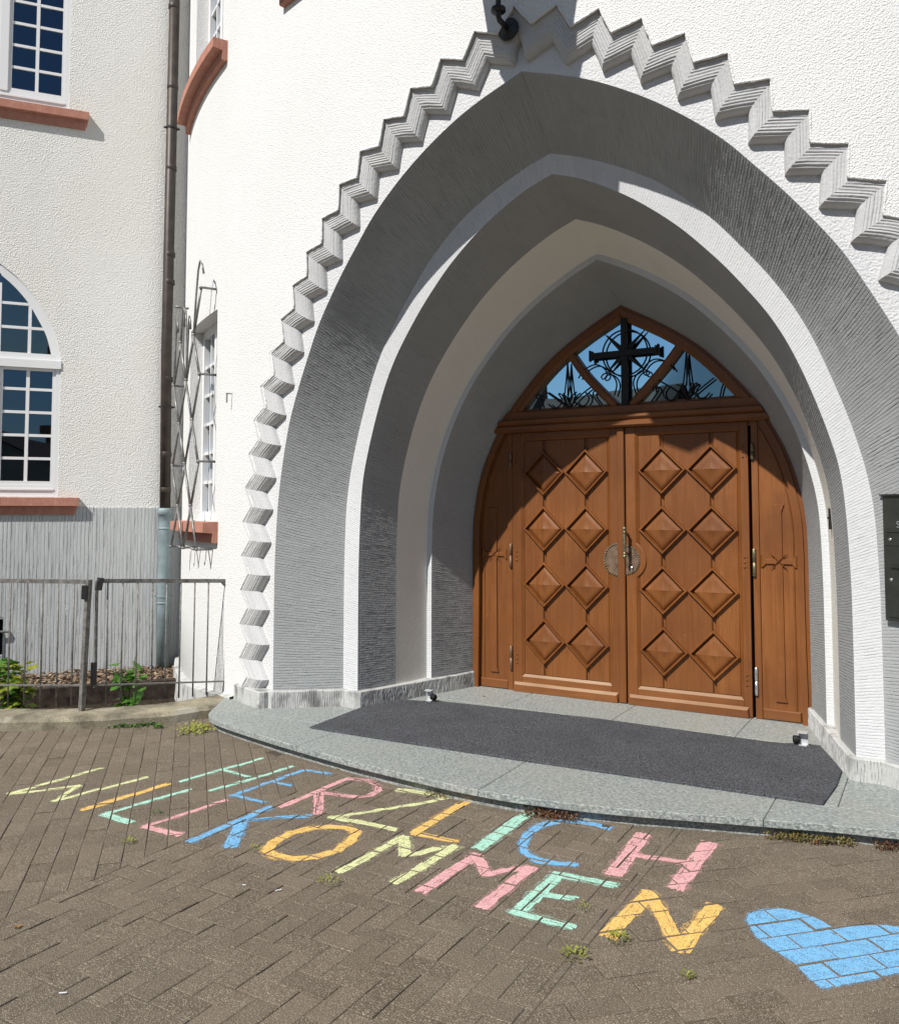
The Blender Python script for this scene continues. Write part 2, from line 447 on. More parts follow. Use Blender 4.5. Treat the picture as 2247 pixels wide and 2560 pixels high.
def tidy(p, d=.006):
    p = list(p); k = 0
    while k < len(p) and len(p) > 3:
        q = p[(k + 1) % len(p)]
        if math.hypot(p[k][0] - q[0], p[k][1] - q[1]) < d:
            m = ((p[k][0] + q[0]) / 2, (p[k][1] + q[1]) / 2); p[k] = m; p.pop((k + 1) % len(p)); k = 0
        else: k += 1
    return p
def area(p):
    return .5 * sum(p[i - 1][0] * p[i][1] - p[i][0] * p[i - 1][1] for i in range(len(p)))
RISER = [(-3.2, -1.2), (-2.62, -1.45), (-2.35, -1.765), (-2.2, -1.85), (-1.5, -2.015), (-.8, -2.135), (-.25, -2.2), (.2, -2.2), (.6, -2.13), (.96, -2.03), (1.3, -1.925), (1.64, -1.825), (1.9, -1.77), (2.3, -1.62), (2.75, -1.3)]
def riser_y(x): return float(np.interp(x, [p[0] for p in RISER], [p[1] for p in RISER]))
XL, XR = -.978, .965
def emit(rect, full, ang):
    cx = sum(p[0] for p in rect) / 4; cy = sum(p[1] for p in rect) / 4
    p = rect
    if ang == 0: p = clip(clip(p, 1, 0, XR), -1, 0, -XL)
    elif ang < 0: p = clip(p, 1, 0, XL)
    else: p = clip(p, -1, 0, -XR)
    if len(p) < 3 or abs(area(p)) < .0003: return
    if cy > riser_y(cx) + .16 and -3 < cx < 2.75: return
    # soldier course along the step
    if -1.55 < cx < .62:
        x0 = cx; y0 = riser_y(cx) - .098; sl = (riser_y(cx + .05) - riser_y(cx - .05)) / .1
        p = clip(p, -sl, 1, y0 - sl * x0)
        if len(p) < 3 or abs(area(p)) < .0012: return
    p = tidy(p); isfull = abs(abs(area(p)) - bw * bl) < 1e-6
    if abs(area(p)) < .0003: return
    bricks.append((p if area(p) > 0 else p[::-1], isfull))
# herringbone field in line with the portal axis
nx = int((XR - XL) / bw) + 6
for i in range(-70, 70):
    for j in range(-40, 40):
        ox = XL - .03 + bw * (i + 2 * j); oy = -1.9 - bw * (60 - i + 2 * j) + 5.55
        for (x0, y0, x1, y1) in ((0, 0, 2, 1), (0, 1, 1, 3)):
            r = [(ox + bw * x0, oy + bw * y0), (ox + bw * x1, oy + bw * y0), (ox + bw * x1, oy + bw * y1), (ox + bw * x0, oy + bw * y1)]
            if r[1][0] < XL or r[0][0] > XR or r[0][1] < -9 or r[0][1] > -1.9: continue
            emit(r, True, 0)
# running bond fields at either side, turned by 45 degrees
for sgn, a in ((-1, math.radians(-42.7)), (1, math.radians(45))):
    d = (math.cos(a), math.sin(a)); nn_ = (-d[1], d[0])
    for i in range(-80, 80):
        for j in range(-60, 60):
            u = bl * j + (bl / 2 if i % 2 else 0) + .03 * math.sin(i * 5.1); v = bw * i
            q = [(u, v), (u + bl, v), (u + bl, v + bw), (u, v + bw)]
            r = [(sgn * .97 + d[0] * x + nn_[0] * y, -3.2 + d[1] * x + nn_[1] * y) for x, y in q]
            cx, cy = sum(p[0] for p in r) / 4, sum(p[1] for p in r) / 4
            if not (-7.2 < cx < 5.2 and -8.6 < cy < -1.2): continue
            ky = float(np.interp(cx, [p[0] for p in pl], [p[1] for p in pl]))
            if cx < -2.6 and cy > ky + .02: continue
            emit(r, True, sgn)
# soldier course
xs = -1.5
while xs < .6:
    sl = (riser_y(xs + .1) - riser_y(xs)) / .1; L = math.hypot(1, sl); t = (1 / L, sl / L); nn2 = (t[1], -t[0])
    y = riser_y(xs) + .002
    wv = bl if random.random() < .55 else bw
    r = [(xs, y), (xs + t[0] * wv, y + t[1] * wv), (xs + t[0] * wv + nn2[0] * .1, y + t[1] * wv + nn2[1] * .1), (xs + nn2[0] * .1, y + nn2[1] * .1)]
    bricks.append((r[::-1] if area(r) < 0 else r, False)); xs += t[0] * wv
# rank by how large they show in the picture
def cam_project(x, y, z):
    d = Vector((x, y, z)) - EYE
    X = d.x * math.cos(TH) + d.y * math.sin(TH); Y = -d.x * math.sin(TH) + d.y * math.cos(TH)
    zz = Y * math.cos(PITCH) + d.z * math.sin(PITCH); yy = -Y * math.sin(PITCH) + d.z * math.cos(PITCH)
    if zz < .2: return None
    return 1123.5 + 2100 * X / zz, 1169.9 - 2100 * yy / zz, zz
def vis(b):
    c = [sum(p[k] for p in b[0]) / len(b[0]) for k in (0, 1)]
    q = cam_project(c[0], c[1], 0)
    if q is None or not (-10 < q[0] < 2257 and 0 < q[1] < 2565): return 0
    if c[1] > riser_y(c[0]) - .03 and c[0] > -2.6: return 0
    return abs(area(b[0])) / q[2] ** 3
order = sorted(range(len(bricks)), key=lambda i: -vis(bricks[i]))
top_h = {}
stuff = MB(); full_mesh = {}
GAP = .0011
def paver_mesh(P, c):
    mb = MB(); Q = inset([Vector((p[0] - c[0], p[1] - c[1])) for p in P], GAP); mb.prism(Q, -.04, 0, .003)
    me = bpy.data.meshes.new('brick'); me.from_pydata(mb.v, [], mb.f); me.materials.append(M_('paver_brick')); return me
for rank, i in enumerate(order):
    P, full = bricks[i]
    c = (sum(p[0] for p in P) / len(P), sum(p[1] for p in P) / len(P))
    dz = random.uniform(-.0025, .0025); top_h[i] = dz
    if rank < 300:
        if full:
            d = (P[1][0] - P[0][0], P[1][1] - P[0][1]); key = (round(d[0], 3), round(d[1], 3))
            if key not in full_mesh: full_mesh[key] = paver_mesh(P, c)
            me = full_mesh[key]
        else: me = paver_mesh(P, c)
        o = bpy.data.objects.new('brick', me); COL.objects.link(o); o.parent = paving; o.location = (c[0], c[1], dz)
        o.rotation_euler = (random.uniform(-.006, .006), random.uniform(-.006, .006), random.uniform(-.008, .008))
    else:
        Q = inset([Vector(p) for p in P], GAP)
        stuff.prism(Q, -.04, dz, .003, 0, random.random())
so = obj('bricks', stuff, 'paver_brick', paving); so['kind'] = 'stuff'

# ------------------------------------------------------------------ chalk writing, laid on the brick tops
brick_idx = [(i, [sum(p[k] for p in bricks[i][0]) / len(bricks[i][0]) for k in (0, 1)]) for i in range(len(bricks))]
def stroke_polys(pts, wd, closed=False, strands=None):
    """a stroke drawn in several rough passes of the chalk"""
    out = []; n = len(pts)
    ns = strands or max(2, int(round(wd / .011)))
    for q in range(ns):
        oc = (q - (ns - 1) / 2) * wd / ns; w1 = wd / ns * (1.25 if ns > 1 else 1.0); sd_ = random.randint(0, 9999)
        for i in range(n if closed else n - 1):
            a = Vector(pts[i]); b = Vector(pts[(i + 1) % n]); d = b - a
            if d.length < 1e-4: continue
            L = d.length; d.normalize(); nrm = Vector((-d.y, d.x))
            k = max(1, int(L / .022)); ext = wd * .22
            e0 = ext + (random.uniform(-.010, .008) if (not closed and i == 0) else 0); e1 = ext + (random.uniform(-.010, .008) if (not closed and i == n - 2) else 0)
            a2 = a - d * e0; b2 = b + d * e1
            def edge(f, s_):
                pp = a2 + (b2 - a2) * f; u = i * 3.7 + f * L * 16
                o = oc + .0045 * (float(vnoise(u * .8, sd_, 1)) - .5) * 2 + .0016 * (float(vnoise(u * 5, sd_ + 7, 2)) - .5) * 2
                return pp + nrm * (o + s_ * w1 * (.5 + .22 * (float(vnoise(u * 3, sd_ + s_ * 3 + 20, 3)) - .5) * 2))
            for m in range(k):
                q2 = [edge(m / k, -1), edge((m + 1) / k, -1), edge((m + 1) / k, 1), edge(m / k, 1)]
                out.append([(v.x, v.y) for v in q2])
    return out
chalk_n = 0
def chalk(name, label, colour, strokes, poly=None):
    """strokes: list of (points, width[, closed])"""
    global chalk_n
    mb = MB(); lay = 0
    sets = []
    for st in strokes:
        sets.append((stroke_polys(st[0], st[1] + .018, len(st) > 2, 1), 1)); sets.append((stroke_polys(st[0], st[1], len(st) > 2), 0))
    if poly:
        c = Vector((sum(p[0] for p in poly) / len(poly), sum(p[1] for p in poly) / len(poly)))
        n = len(poly)
        for grow, mi in ((1.03, 1), (1.0, 0)):
            tri = []
            for i in range(n):
                a, b = Vector(poly[i]), Vector(poly[(i + 1) % n])
                tri.append([tuple(c), tuple(c + (a - c) * grow), tuple(c + (b - c) * grow)])
            sets.append((tri, mi))
    allp = [p for s_, _ in sets for q in s_ for p in q]
    x0, x1 = min(p[0] for p in allp) - .12, max(p[0] for p in allp) + .12; y0, y1 = min(p[1] for p in allp) - .12, max(p[1] for p in allp) + .12
    near = [i for i, c in brick_idx if x0 < c[0] < x1 and y0 < c[1] < y1]
    for si, (polys, mi) in enumerate(sets):
        for pi, P in enumerate(polys):
            if area(P) < 0: P = P[::-1]
            px0, px1 = min(p[0] for p in P), max(p[0] for p in P); py0, py1 = min(p[1] for p in P), max(p[1] for p in P)
            for i in near:
                B = bricks[i][0]
                if max(p[0] for p in B) < px0 or min(p[0] for p in B) > px1 or max(p[1] for p in B) < py0 or min(p[1] for p in B) > py1: continue
                R = P
                for k in range(len(B)):
                    a, b = B[k], B[(k + 1) % len(B)]; l_ = math.hypot(b[0] - a[0], b[1] - a[1])
                    R = clip(R, (b[1] - a[1]) / l_, -(b[0] - a[0]) / l_, ((b[1] - a[1]) * a[0] - (b[0] - a[0]) * a[1]) / l_ - GAP - .0028)
                    if len(R) < 3: break
                if len(R) < 3 or abs(area(R)) < 1e-7: continue
                z = top_h[i] + .0012 + .00016 * si + .00002 * (pi % 7)
                mb.add([(p[0], p[1], z) for p in R], [tuple(range(len(R)))], mi)
    o = obj(name, mb, ['chalk_' + colour, 'chalk_dust_' + colour])
    tag(o, label, 'chalk letter' if name == 'chalk_letter' else 'chalk drawing', 'chalk writing on the paving')
    return o
def letters():
    L = lambda t, c, s: chalk('chalk_letter', t, c, s)
    L('pale yellow chalk letter W at the far left of the lower word', 'lime', [([(-2.2465, -2.8245), (-2.2823, -3.3736), (-2.0729, -3.0983), (-1.9626, -3.3292), (-1.8787, -2.8023)], .024)])
    L('orange chalk letter I after the yellow W in the lower word', 'orange', [([(-1.6796, -2.8277), (-1.7278, -3.3292)], .036)])
    L('mint green chalk letter L after the orange I in the lower word', 'mint', [([(-1.4995, -2.8308), (-1.5832, -3.3173)], .026), ([(-1.5802, -3.3156), (-1.3733, -3.3251)], .045)])
    L('pink chalk letter L before the blue K in the lower word', 'pink', [([(-1.2047, -2.8504), (-1.2725, -3.335)], .024), ([(-1.2711, -3.3239), (-1.0439, -3.3157)], .042)])
    L('blue chalk letter K in the middle of the lower word', 'blue', [([(-0.9371, -3.3509), (-0.9374, -2.9427)] + [(-0.9283, -2.8226)], .040), ([(-0.6794, -2.8114), (-0.8315, -2.944), (-0.9201, -3.0238)], .030), ([(-0.9018, -3.0662), (-0.7284, -3.3093)], .058)])
    L('orange chalk letter O between the blue K and a yellow M', 'orange', [([(-0.506, -2.8768), (-0.4239, -2.8433), (-0.3574, -2.8612), (-0.3161, -2.9541), (-0.2933, -3.0966), (-0.3297, -3.196), (-0.4005, -3.2594), (-0.4911, -3.2731), (-0.567, -3.2474), (-0.6022, -3.1679), (-0.6086, -3.0375), (-0.5726, -2.9403)], .046, 1)])
    L('pale yellow chalk letter M after the orange O', 'lime', [([(-0.151, -3.2606), (-0.127, -2.8015)], .040), ([(-0.1205, -2.8113), (-0.0094, -2.9747)], .05), ([(-0.0156, -2.9818), (0.0325, -2.9329), (0.0681, -2.85), (0.1338, -2.79)], .034), ([(0.1364, -2.7885), (0.1146, -3.2352)], .042)])
    L('pink chalk letter M before the mint green E', 'pink', [([(0.2432, -3.2405), (0.2662, -2.8202)], .052), ([(0.2723, -2.8252), (0.4018, -2.978)], .046), ([(0.4032, -2.9771), (0.4472, -2.9046), (0.5151, -2.8171)], .030), ([(0.5244, -2.8165), (0.5186, -3.2427)], .052)])
    L('mint green chalk letter E in the lower word', 'mint', [([(0.6513, -2.8247), (0.6517, -3.2163)], .056), ([(0.6387, -2.8243), (0.8891, -2.8033)], .042), ([(0.6858, -3.0174), (0.7934, -2.9959)], .038), ([(0.654, -3.215), (0.8691, -3.2117)], .044)])
    L('orange chalk letter N next to the blue heart', 'orange', [([(1.0035, -3.1997), (1.0314, -2.805)], .058), ([(1.0301, -2.7917)] + [(1.2473, -3.163)], .052), ([(1.251, -3.1768), (1.2767, -2.7781)], .058)])
    L('mint green chalk letter H that opens the upper word', 'mint', [([(-1.6494, -2.7712)] + [(-1.5646, -2.1959)], .024), ([(-1.3856, -2.803), (-1.2913, -2.2255)], .024), ([(-1.6104, -2.4956), (-1.3774, -2.506)], .024)])
    L('blue chalk letter E in the upper word', 'blue', [([(-1.2306, -2.7897), (-1.1942, -2.2528)], .026), ([(-1.1942, -2.2528), (-1.0105, -2.2331)], .022), ([(-1.2107, -2.5115), (-1.0692, -2.5063)], .020), ([(-1.2306, -2.7796), (-1.001, -2.7843)], .024)])
    L('pink chalk letter R in the upper word', 'pink', [([(-0.891, -2.7915), (-0.8731, -2.2378)], .034), ([(-0.8685, -2.2438), (-0.7602, -2.2205), (-0.6538, -2.264), (-0.6058, -2.3296), (-0.5963, -2.4222), (-0.6506, -2.4841), (-0.7403, -2.4986), (-0.842, -2.5118)], .032), ([(-0.8518, -2.5253), (-0.6632, -2.7753)], .046)])
    L('pale yellow chalk letter Z in the upper word', 'lime', [([(-0.5253, -2.2642), (-0.2325, -2.2276)], .042), ([(-0.2271, -2.237), (-0.3156, -2.4108), (-0.4422, -2.6012), (-0.5535, -2.7512)], .030), ([(-0.5772, -2.776), (-0.2041, -2.7557)], .036)])
    L('orange chalk letter L in the upper word', 'orange', [([(-0.1094, -2.2096), (-0.1109, -2.7445)], .046), ([(-0.1091, -2.7473), (0.1127, -2.7295)], .034)])
    L('thick mint green chalk letter I in the upper word', 'mint', [([(0.2414, -2.2106), (0.2379, -2.7484)], .060)])
    L('blue chalk letter C in the upper word', 'blue', [([(0.6661, -2.231), (0.5772, -2.2066), (0.4918, -2.2248), (0.4096, -2.2706), (0.3628, -2.3629), (0.3582, -2.4943), (0.3876, -2.6064), (0.4359, -2.6899), (0.5154, -2.7328), (0.6016, -2.7225), (0.6777, -2.6912)], .040)])
    L('pink chalk letter H that ends the upper word', 'pink', [([(0.8237, -2.2188), (0.8549, -2.7136)], .066), ([(0.861, -2.468)] + [(0.9365, -2.4634), (1.0922, -2.4395)], .036), ([(1.1164, -2.1682), (1.1096, -2.7107)], .066)])
    heart = [(1.4084, -2.8406), (1.4055, -2.7865), (1.4358, -2.7204), (1.4844, -2.683), (1.5418, -2.6702), (1.5969, -2.6836), (1.6475, -2.7096), (1.6933, -2.7484), (1.7262, -2.7092), (1.7689, -2.6736), (1.8297, -2.6346), (1.8975, -2.6128), (1.9706, -2.6305), (1.9929, -2.7172), (1.9741, -2.8426), (1.9106, -2.9628), (1.8372, -3.0434), (1.763, -3.1208), (1.716, -3.1735), (1.6983, -3.1776), (1.673, -3.1531), (1.6122, -3.0737), (1.5375, -3.0149), (1.4613, -2.9447)]
    chalk('chalk_heart', 'large filled light blue chalk heart on the paving at the right', 'blue', [], heart)

# ------------------------------------------------------------------ portal geometry: nested pointed arches on a round tower
R0, D0 = 7.3, 1.754                     # radius of the tower face at the arch edge, and how far it stands out from the door plane
CY = R0 - D0                            # centre of the tower plan (0, CY)
def ring_y(s, R, d0): return -(d0 - R + math.sqrt(R * R - s * s))
def prof(tab, R, d0, n):
    """(s,z) table of the right half from base to apex -> 3D points"""
    c, L = smooth_curve(tab, n)
    y = -(d0 - R + np.sqrt(R * R - c[:, 0] ** 2)) if R else np.zeros(n)
    return np.c_[c[:, 0], y, c[:, 1]], L
BZ = .205
TAB_A = [(2.185, BZ), (2.184, .84), (2.176, 1.2), (2.138, 1.62), (2.045, 2.04), (1.94, 2.32), (1.745, 2.70), (1.635, 2.88), (1.45, 3.12), (1.27, 3.325), (1.12, 3.485), (.908, 3.66), (.67, 3.82), (.375, 3.975), (0, 4.113)]
TAB_B = [(1.782, BZ), (1.781, .8), (1.776, 1.2), (1.750, 1.6), (1.672, 1.95), (1.54, 2.33), (1.43, 2.58), (1.29, 2.81), (1.12, 3.03), (.94, 3.235), (.70, 3.445), (.448, 3.595), (.19, 3.71), (0, 3.774)]
TAB_C = [(1.643, BZ), (1.643, .8), (1.638, 1.2), (1.610, 1.66), (1.545, 1.95), (1.414, 2.32), (1.28, 2.59), (1.10, 2.84), (.937, 3.03), (.745, 3.22), (.49, 3.415), (.216, 3.57), (0, 3.651)]
TAB_F = [(1.285, BZ), (1.285, .8), (1.284, 1.25), (1.27, 1.5), (1.222, 1.75), (1.14, 1.98), (.975, 2.28), (.80, 2.5), (.585, 2.715), (.325, 2.9), (0, 3.085)]
def mirror(P): Q = P.copy(); Q[:, 0] *= -1; return Q
tower = thing('round_tower', 'white round entrance tower with grey pointed portal and zigzag moulding', 'building', (0, -1.75, 0))

def reveal(name, mat, T0, T1, n, m, amp, period, seed, parent, off=0.0):
    """combed surface between two arch edges; T0,T1 functions n -> points"""
    for sgn, sd_ in ((-1, seed), (1, seed + 50)):
        P0, L = T0(n); P1, _ = T1(n)
        if sgn < 0: P0, P1 = mirror(P0), mirror(P1)
        t = np.linspace(0, 1, m)[None, :, None]
        A = P0[:, None, :] * (1 - t) + P1[:, None, :] * t
        du = np.gradient(A, axis=0); dv = np.gradient(A, axis=1)
        N = np.cross(du, dv); N /= np.linalg.norm(N, axis=2, keepdims=True) + 1e-9
        # face the opening (towards the axis and the viewer)
        ref = np.array([0, -3.0, 1.4]) - A
        N *= np.sign((N * ref).sum(2, keepdims=True) + 1e-9)
        arc = np.linspace(0, L, n)[:, None] + 0 * t[:, :, 0]
        wid = np.linalg.norm(P1 - P0, axis=1)[:, None] * t[:, :, 0]
        h = comb(arc, wid, period, amp, sd_) if amp else 0 * arc
        ed = np.minimum(1, np.minimum(t[:, :, 0], 1 - t[:, :, 0]) * 30)
        A = A + N * (h * (.5 + .5 * ed) + off)[:, :, None]
        mb = MB(); mb.grid(A, flip=(sgn > 0))
        obj(name, mb, mat, parent, True)
fA = lambda n: prof(TAB_A, R0, D0, n)
fB = lambda n: prof(TAB_B, 7.0, 1.338, n)
fC = lambda n: prof(TAB_C, 7.0, 1.312, n)
fF = lambda n: prof(TAB_F, None, 0, n)
def fmid(t, push=0.0):
    def f(n):
        C, L = fC(n); F, L2 = fF(n); P = C * (1 - t) + F * t
        if push:
            d = np.gradient(P[:, [0, 2]], axis=0); d /= np.linalg.norm(d, axis=1, keepdims=True)
            P[:, 0] += d[:, 1] * push; P[:, 2] -= d[:, 0] * push   # outward from the opening
            P[-1, 0] = 0
        return P, L * (1 - t) + L2 * t
    return f
TD_, TE_ = .30, .605
reveal('outer_reveal', 'grey_paint', fA, fB, 1900, 14, .0036, .0195, 1, tower)
reveal('arch_band', 'grey_band', fB, fC, 1800, 5, .0028, .0165, 2, tower)
reveal('middle_reveal', 'grey_paint', fC, fmid(TD_), 1800, 10, .0022, .017, 3, tower)
reveal('cream_band', 'cream_band', fmid(TD_), fmid(TE_, .042), 160, 6, 0, .02, 4, tower)
reveal('cove_edge', 'grey_band', fmid(TE_, .042), fmid(TE_), 900, 4, .0016, .0165, 5, tower)
reveal('inner_reveal', 'grey_paint', fmid(TE_), fF, 1600, 10, .0020, .0165, 6, tower)

# chevron moulding
NA = 2000
PA, LA = prof([(2.186, -.12)] + TAB_A, R0, D0, NA)
WALL_OUT = .105                         # how far the white render stands proud of the arch field
_d = np.gradient(PA, axis=0); _n = np.stack([_d[:, 2], -_d[:, 0]], 1); _n /= np.linalg.norm(_n, axis=1, keepdims=True)
_off = PA[:, [0, 2]] + _n * .29
_lo = np.r_[0, np.cumsum(np.linalg.norm(np.diff(_off[::-1], axis=0), axis=1))]     # from the apex down
FANW = float(_off[-1, 0])
_uo = np.r_[0, FANW + _lo]; _ka = np.r_[NA - 1, np.arange(NA - 1, -1, -1)]
LO = float(_uo[-1])
def chev_pt(u, off, h):
    """u: signed length from the apex measured along the moulding; off: outward from arch edge in the wall face; h: proud of the field"""
    sgn = 1 if u >= 0 else -1
    k = float(np.interp(abs(u), _uo, _ka)); i = int(min(k, NA - 2)); f = k - i
    p = PA[i] * (1 - f) + PA[i + 1] * f
    nx_, nz_ = _n[i]
    if abs(u) < FANW:
        e = abs(u) / FANW; nx_, nz_ = nx_ * e, nz_ * e + (1 - e); l = math.hypot(nx_, nz_); nx_, nz_ = nx_ / l, nz_ / l
    s, z = p[0] + nx_ * off, p[2] + nz_ * off
    s *= sgn
    a = math.asin(max(-.999, min(.999, s / R0))); Rr = R0 + h
    return (Rr * math.sin(a), CY - Rr * math.cos(a), z)
PITCHC = .2565
NT = int((LO - .13) / PITCHC)
# vertex stations: tips at k*pitch, notches between
sta = []
for k in range(-NT * 2 - 1, NT * 2 + 2):
    sta.append((k * PITCHC / 2, k % 2 == 0))
W_T, W_N, I_T, I_N = .35, .235, .165, .05       # outer tip / outer notch ; inner edge under tip / under notch
def prof_h(w):                          # height above the field across the strip, outer 0 -> inner 1
    if w < .45: return .085 - .012 * (w / .45)
    t = (w - .45) / .55
    return .073 * math.sqrt(max(0, 1 - t ** 2.2))
NWC = 30
def chev_grid(k0, k1):
    rows = []
    for q in range(0, 11):
        f = q / 10; (u0, t0), (u1, t1) = sta[k0], sta[k1]
        u = u0 + (u1 - u0) * f
        o0 = (W_T if t0 else W_N); o1 = (W_T if t1 else W_N); i0 = (I_T if t0 else I_N); i1 = (I_T if t1 else I_N)
        oo = o0 + (o1 - o0) * f; ii = i0 + (i1 - i0) * f
        row = []
        for c in range(NWC + 1):
            w_ = c / NWC
            gr = .0045 * (math.sin(w_ * 2 * PI * 9 + 1.5 * float(vnoise(u * 9, 3.1, 8))) * .5 + .5) * (1 if .03 < w_ < .9 else 0) * (.4 + 1.0 * float(vnoise(u * 6 + w_ * 30, w_ * 40, 9)))
            row.append(chev_pt(u, oo + (ii - oo) * w_ + .004 * (float(vnoise(u * 25, w_ * 3, 31)) - .5), prof_h(w_) - gr + .004 * (float(vnoise(u * 14 + 3, w_ * 5, 12)) - .5) + (.0 if c < NWC else -.01)))
        rows.append(row)
    return np.array(rows)
for k in range(0, len(sta) - 2, 2):
    # one chevron = notch -> tip -> notch
    mb = MB()
    for a, b in ((k, k + 1), (k + 1, k + 2)): mb.grid(chev_grid(a, b), flip=True)
    obj('chevron', mb, 'chevron_paint', tower, False)
# field between moulding and arch edge (goes on under the moulding)
us = np.linspace(-LO, LO, 401); offs = np.linspace(0, .36, 8)
Fg = np.array([[chev_pt(float(u), float(o), 0) for o in offs] for u in us]); Fg[:, 0] = [chev_pt(float(u), 0, 0) for u in us]
mb = MB(); mb.grid(Fg, flip=True); obj('arch_field', mb, 'plaster_field', tower, True)

# tower wall (cylinder shell) with openings
RW = 6.95; CYW = RW - D0 - WALL_OUT        # the rendered face: slightly tighter curve than the arch field
def cyl(a, z, R=RW): return (R * math.sin(a), CYW - R * math.cos(a), z)
zig = [chev_pt(u, W_T if t else W_N, 0) for u, t in sta]
zig = [(math.asin(p[0] / RW) * RW, p[2]) for p in zig]
def s2a(s): return math.asin(s / RW) * RW
SILL_U, SILL_L = 5.42, 1.44
holes = {'upper_window': (s2a(-3.95), s2a(-3.07), 5.44, 7.6), 'lower_window': (s2a(-3.98), s2a(-3.10), 1.44, 3.205), 'middle_window': (s2a(-1.88), s2a(-.90), 5.41, 7.6)}
aL, aR, zb, zt = -70 / 180 * PI * RW, 62 / 180 * PI * RW, -.3, 9.5
outer = [(aL, zb), (zig[0][0], zb)] + zig + [(zig[-1][0], zb), (aR, zb), (aR, zt), (aL, zt)]
def pip(x, y, poly):
    c = False; n = len(poly)
    for i in range(n):
        x1, y1 = poly[i]; x2, y2 = poly[i - 1]
        if (y1 > y) != (y2 > y) and x < (x2 - x1) * (y - y1) / (y2 - y1) + x1: c = not c
    return c
def cdt_wall(outer, holes, step, fmap, xr, zr):
    V = [Vector(p) for p in outer]; E = [(i, (i + 1) % len(outer)) for i in range(len(outer))]
    for h in holes:
        o = len(V); V += [Vector(p) for p in h]; E += [(o + i, o + (i + 1) % len(h)) for i in range(len(h))]
    for x in np.arange(xr[0] + step, xr[1], step):
        for z in np.arange(zr[0] + .3, zr[1], .6): V.append(Vector((float(x), float(z))))
    vo, eo, fo, *_ = delaunay_2d_cdt(V, E, [], 0, 1e-5)
    mb = MB(); fs = []
    for f in fo:
        cx = sum(vo[i][0] for i in f) / 3; cz = sum(vo[i][1] for i in f) / 3
        if pip(cx, cz, outer) and not any(pip(cx, cz, h) for h in holes): fs.append(tuple(f))
    mb.add([fmap(p[0], p[1]) for p in vo], fs); return mb
hp = [[(a0, z0), (a1, z0), (a1, z1), (a0, z1)] for a0, a1, z0, z1 in holes.values()]
# refine hole edges so that they follow the curve
def refine(h):
    out = []
    for i in range(len(h)):
        p, q = h[i], h[(i + 1) % len(h)]
        for t in range(4): out.append((p[0] + (q[0] - p[0]) * t / 4, p[1] + (q[1] - p[1]) * t / 4))
    return out
hp = [refine(h) for h in hp]
mb = cdt_wall(outer, hp, .18, lambda a, z: cyl(a / RW, z), (aL, aR), (zb, zt))
for f in mb.f:      # make every face look outward
    p = [Vector(mb.v[i]) for i in f]; nn = (p[1] - p[0]).cross(p[2] - p[0])
    if nn.dot(Vector((p[0].x, p[0].y - CYW, 0))) < 0: f.reverse()
obj('wall', mb, 'plaster_white', tower, True)
# cut edge of the render along the moulding
mb = MB(); zz2 = [(zig[0][0], zb)] + zig + [(zig[-1][0], zb)]
dense = []
for i in range(len(zz2) - 1):
    for t in range(6):
        f = t / 6; dense.append((zz2[i][0] + (zz2[i + 1][0] - zz2[i][0]) * f, zz2[i][1] + (zz2[i + 1][1] - zz2[i][1]) * f))
dense.append(zz2[-1])
rows = np.array([[cyl(a / RW, z, RW), cyl(a / RW, z, RW - .022), cyl(a / RW, z, RW - .07)] for a, z in dense])
mb.grid(rows); obj('render_edge', mb, 'plaster_white', tower, False)
# ragged rim of render: a thin bead
mb = MB(); bead = [cyl(a / RW, z + .002 * random.uniform(-1, 1), RW - .004) for a, z in dense]
mb.tube(bead, [.006 + .004 * random.random() for _ in bead], 6); obj('render_rim', mb, 'plaster_white', tower, True)

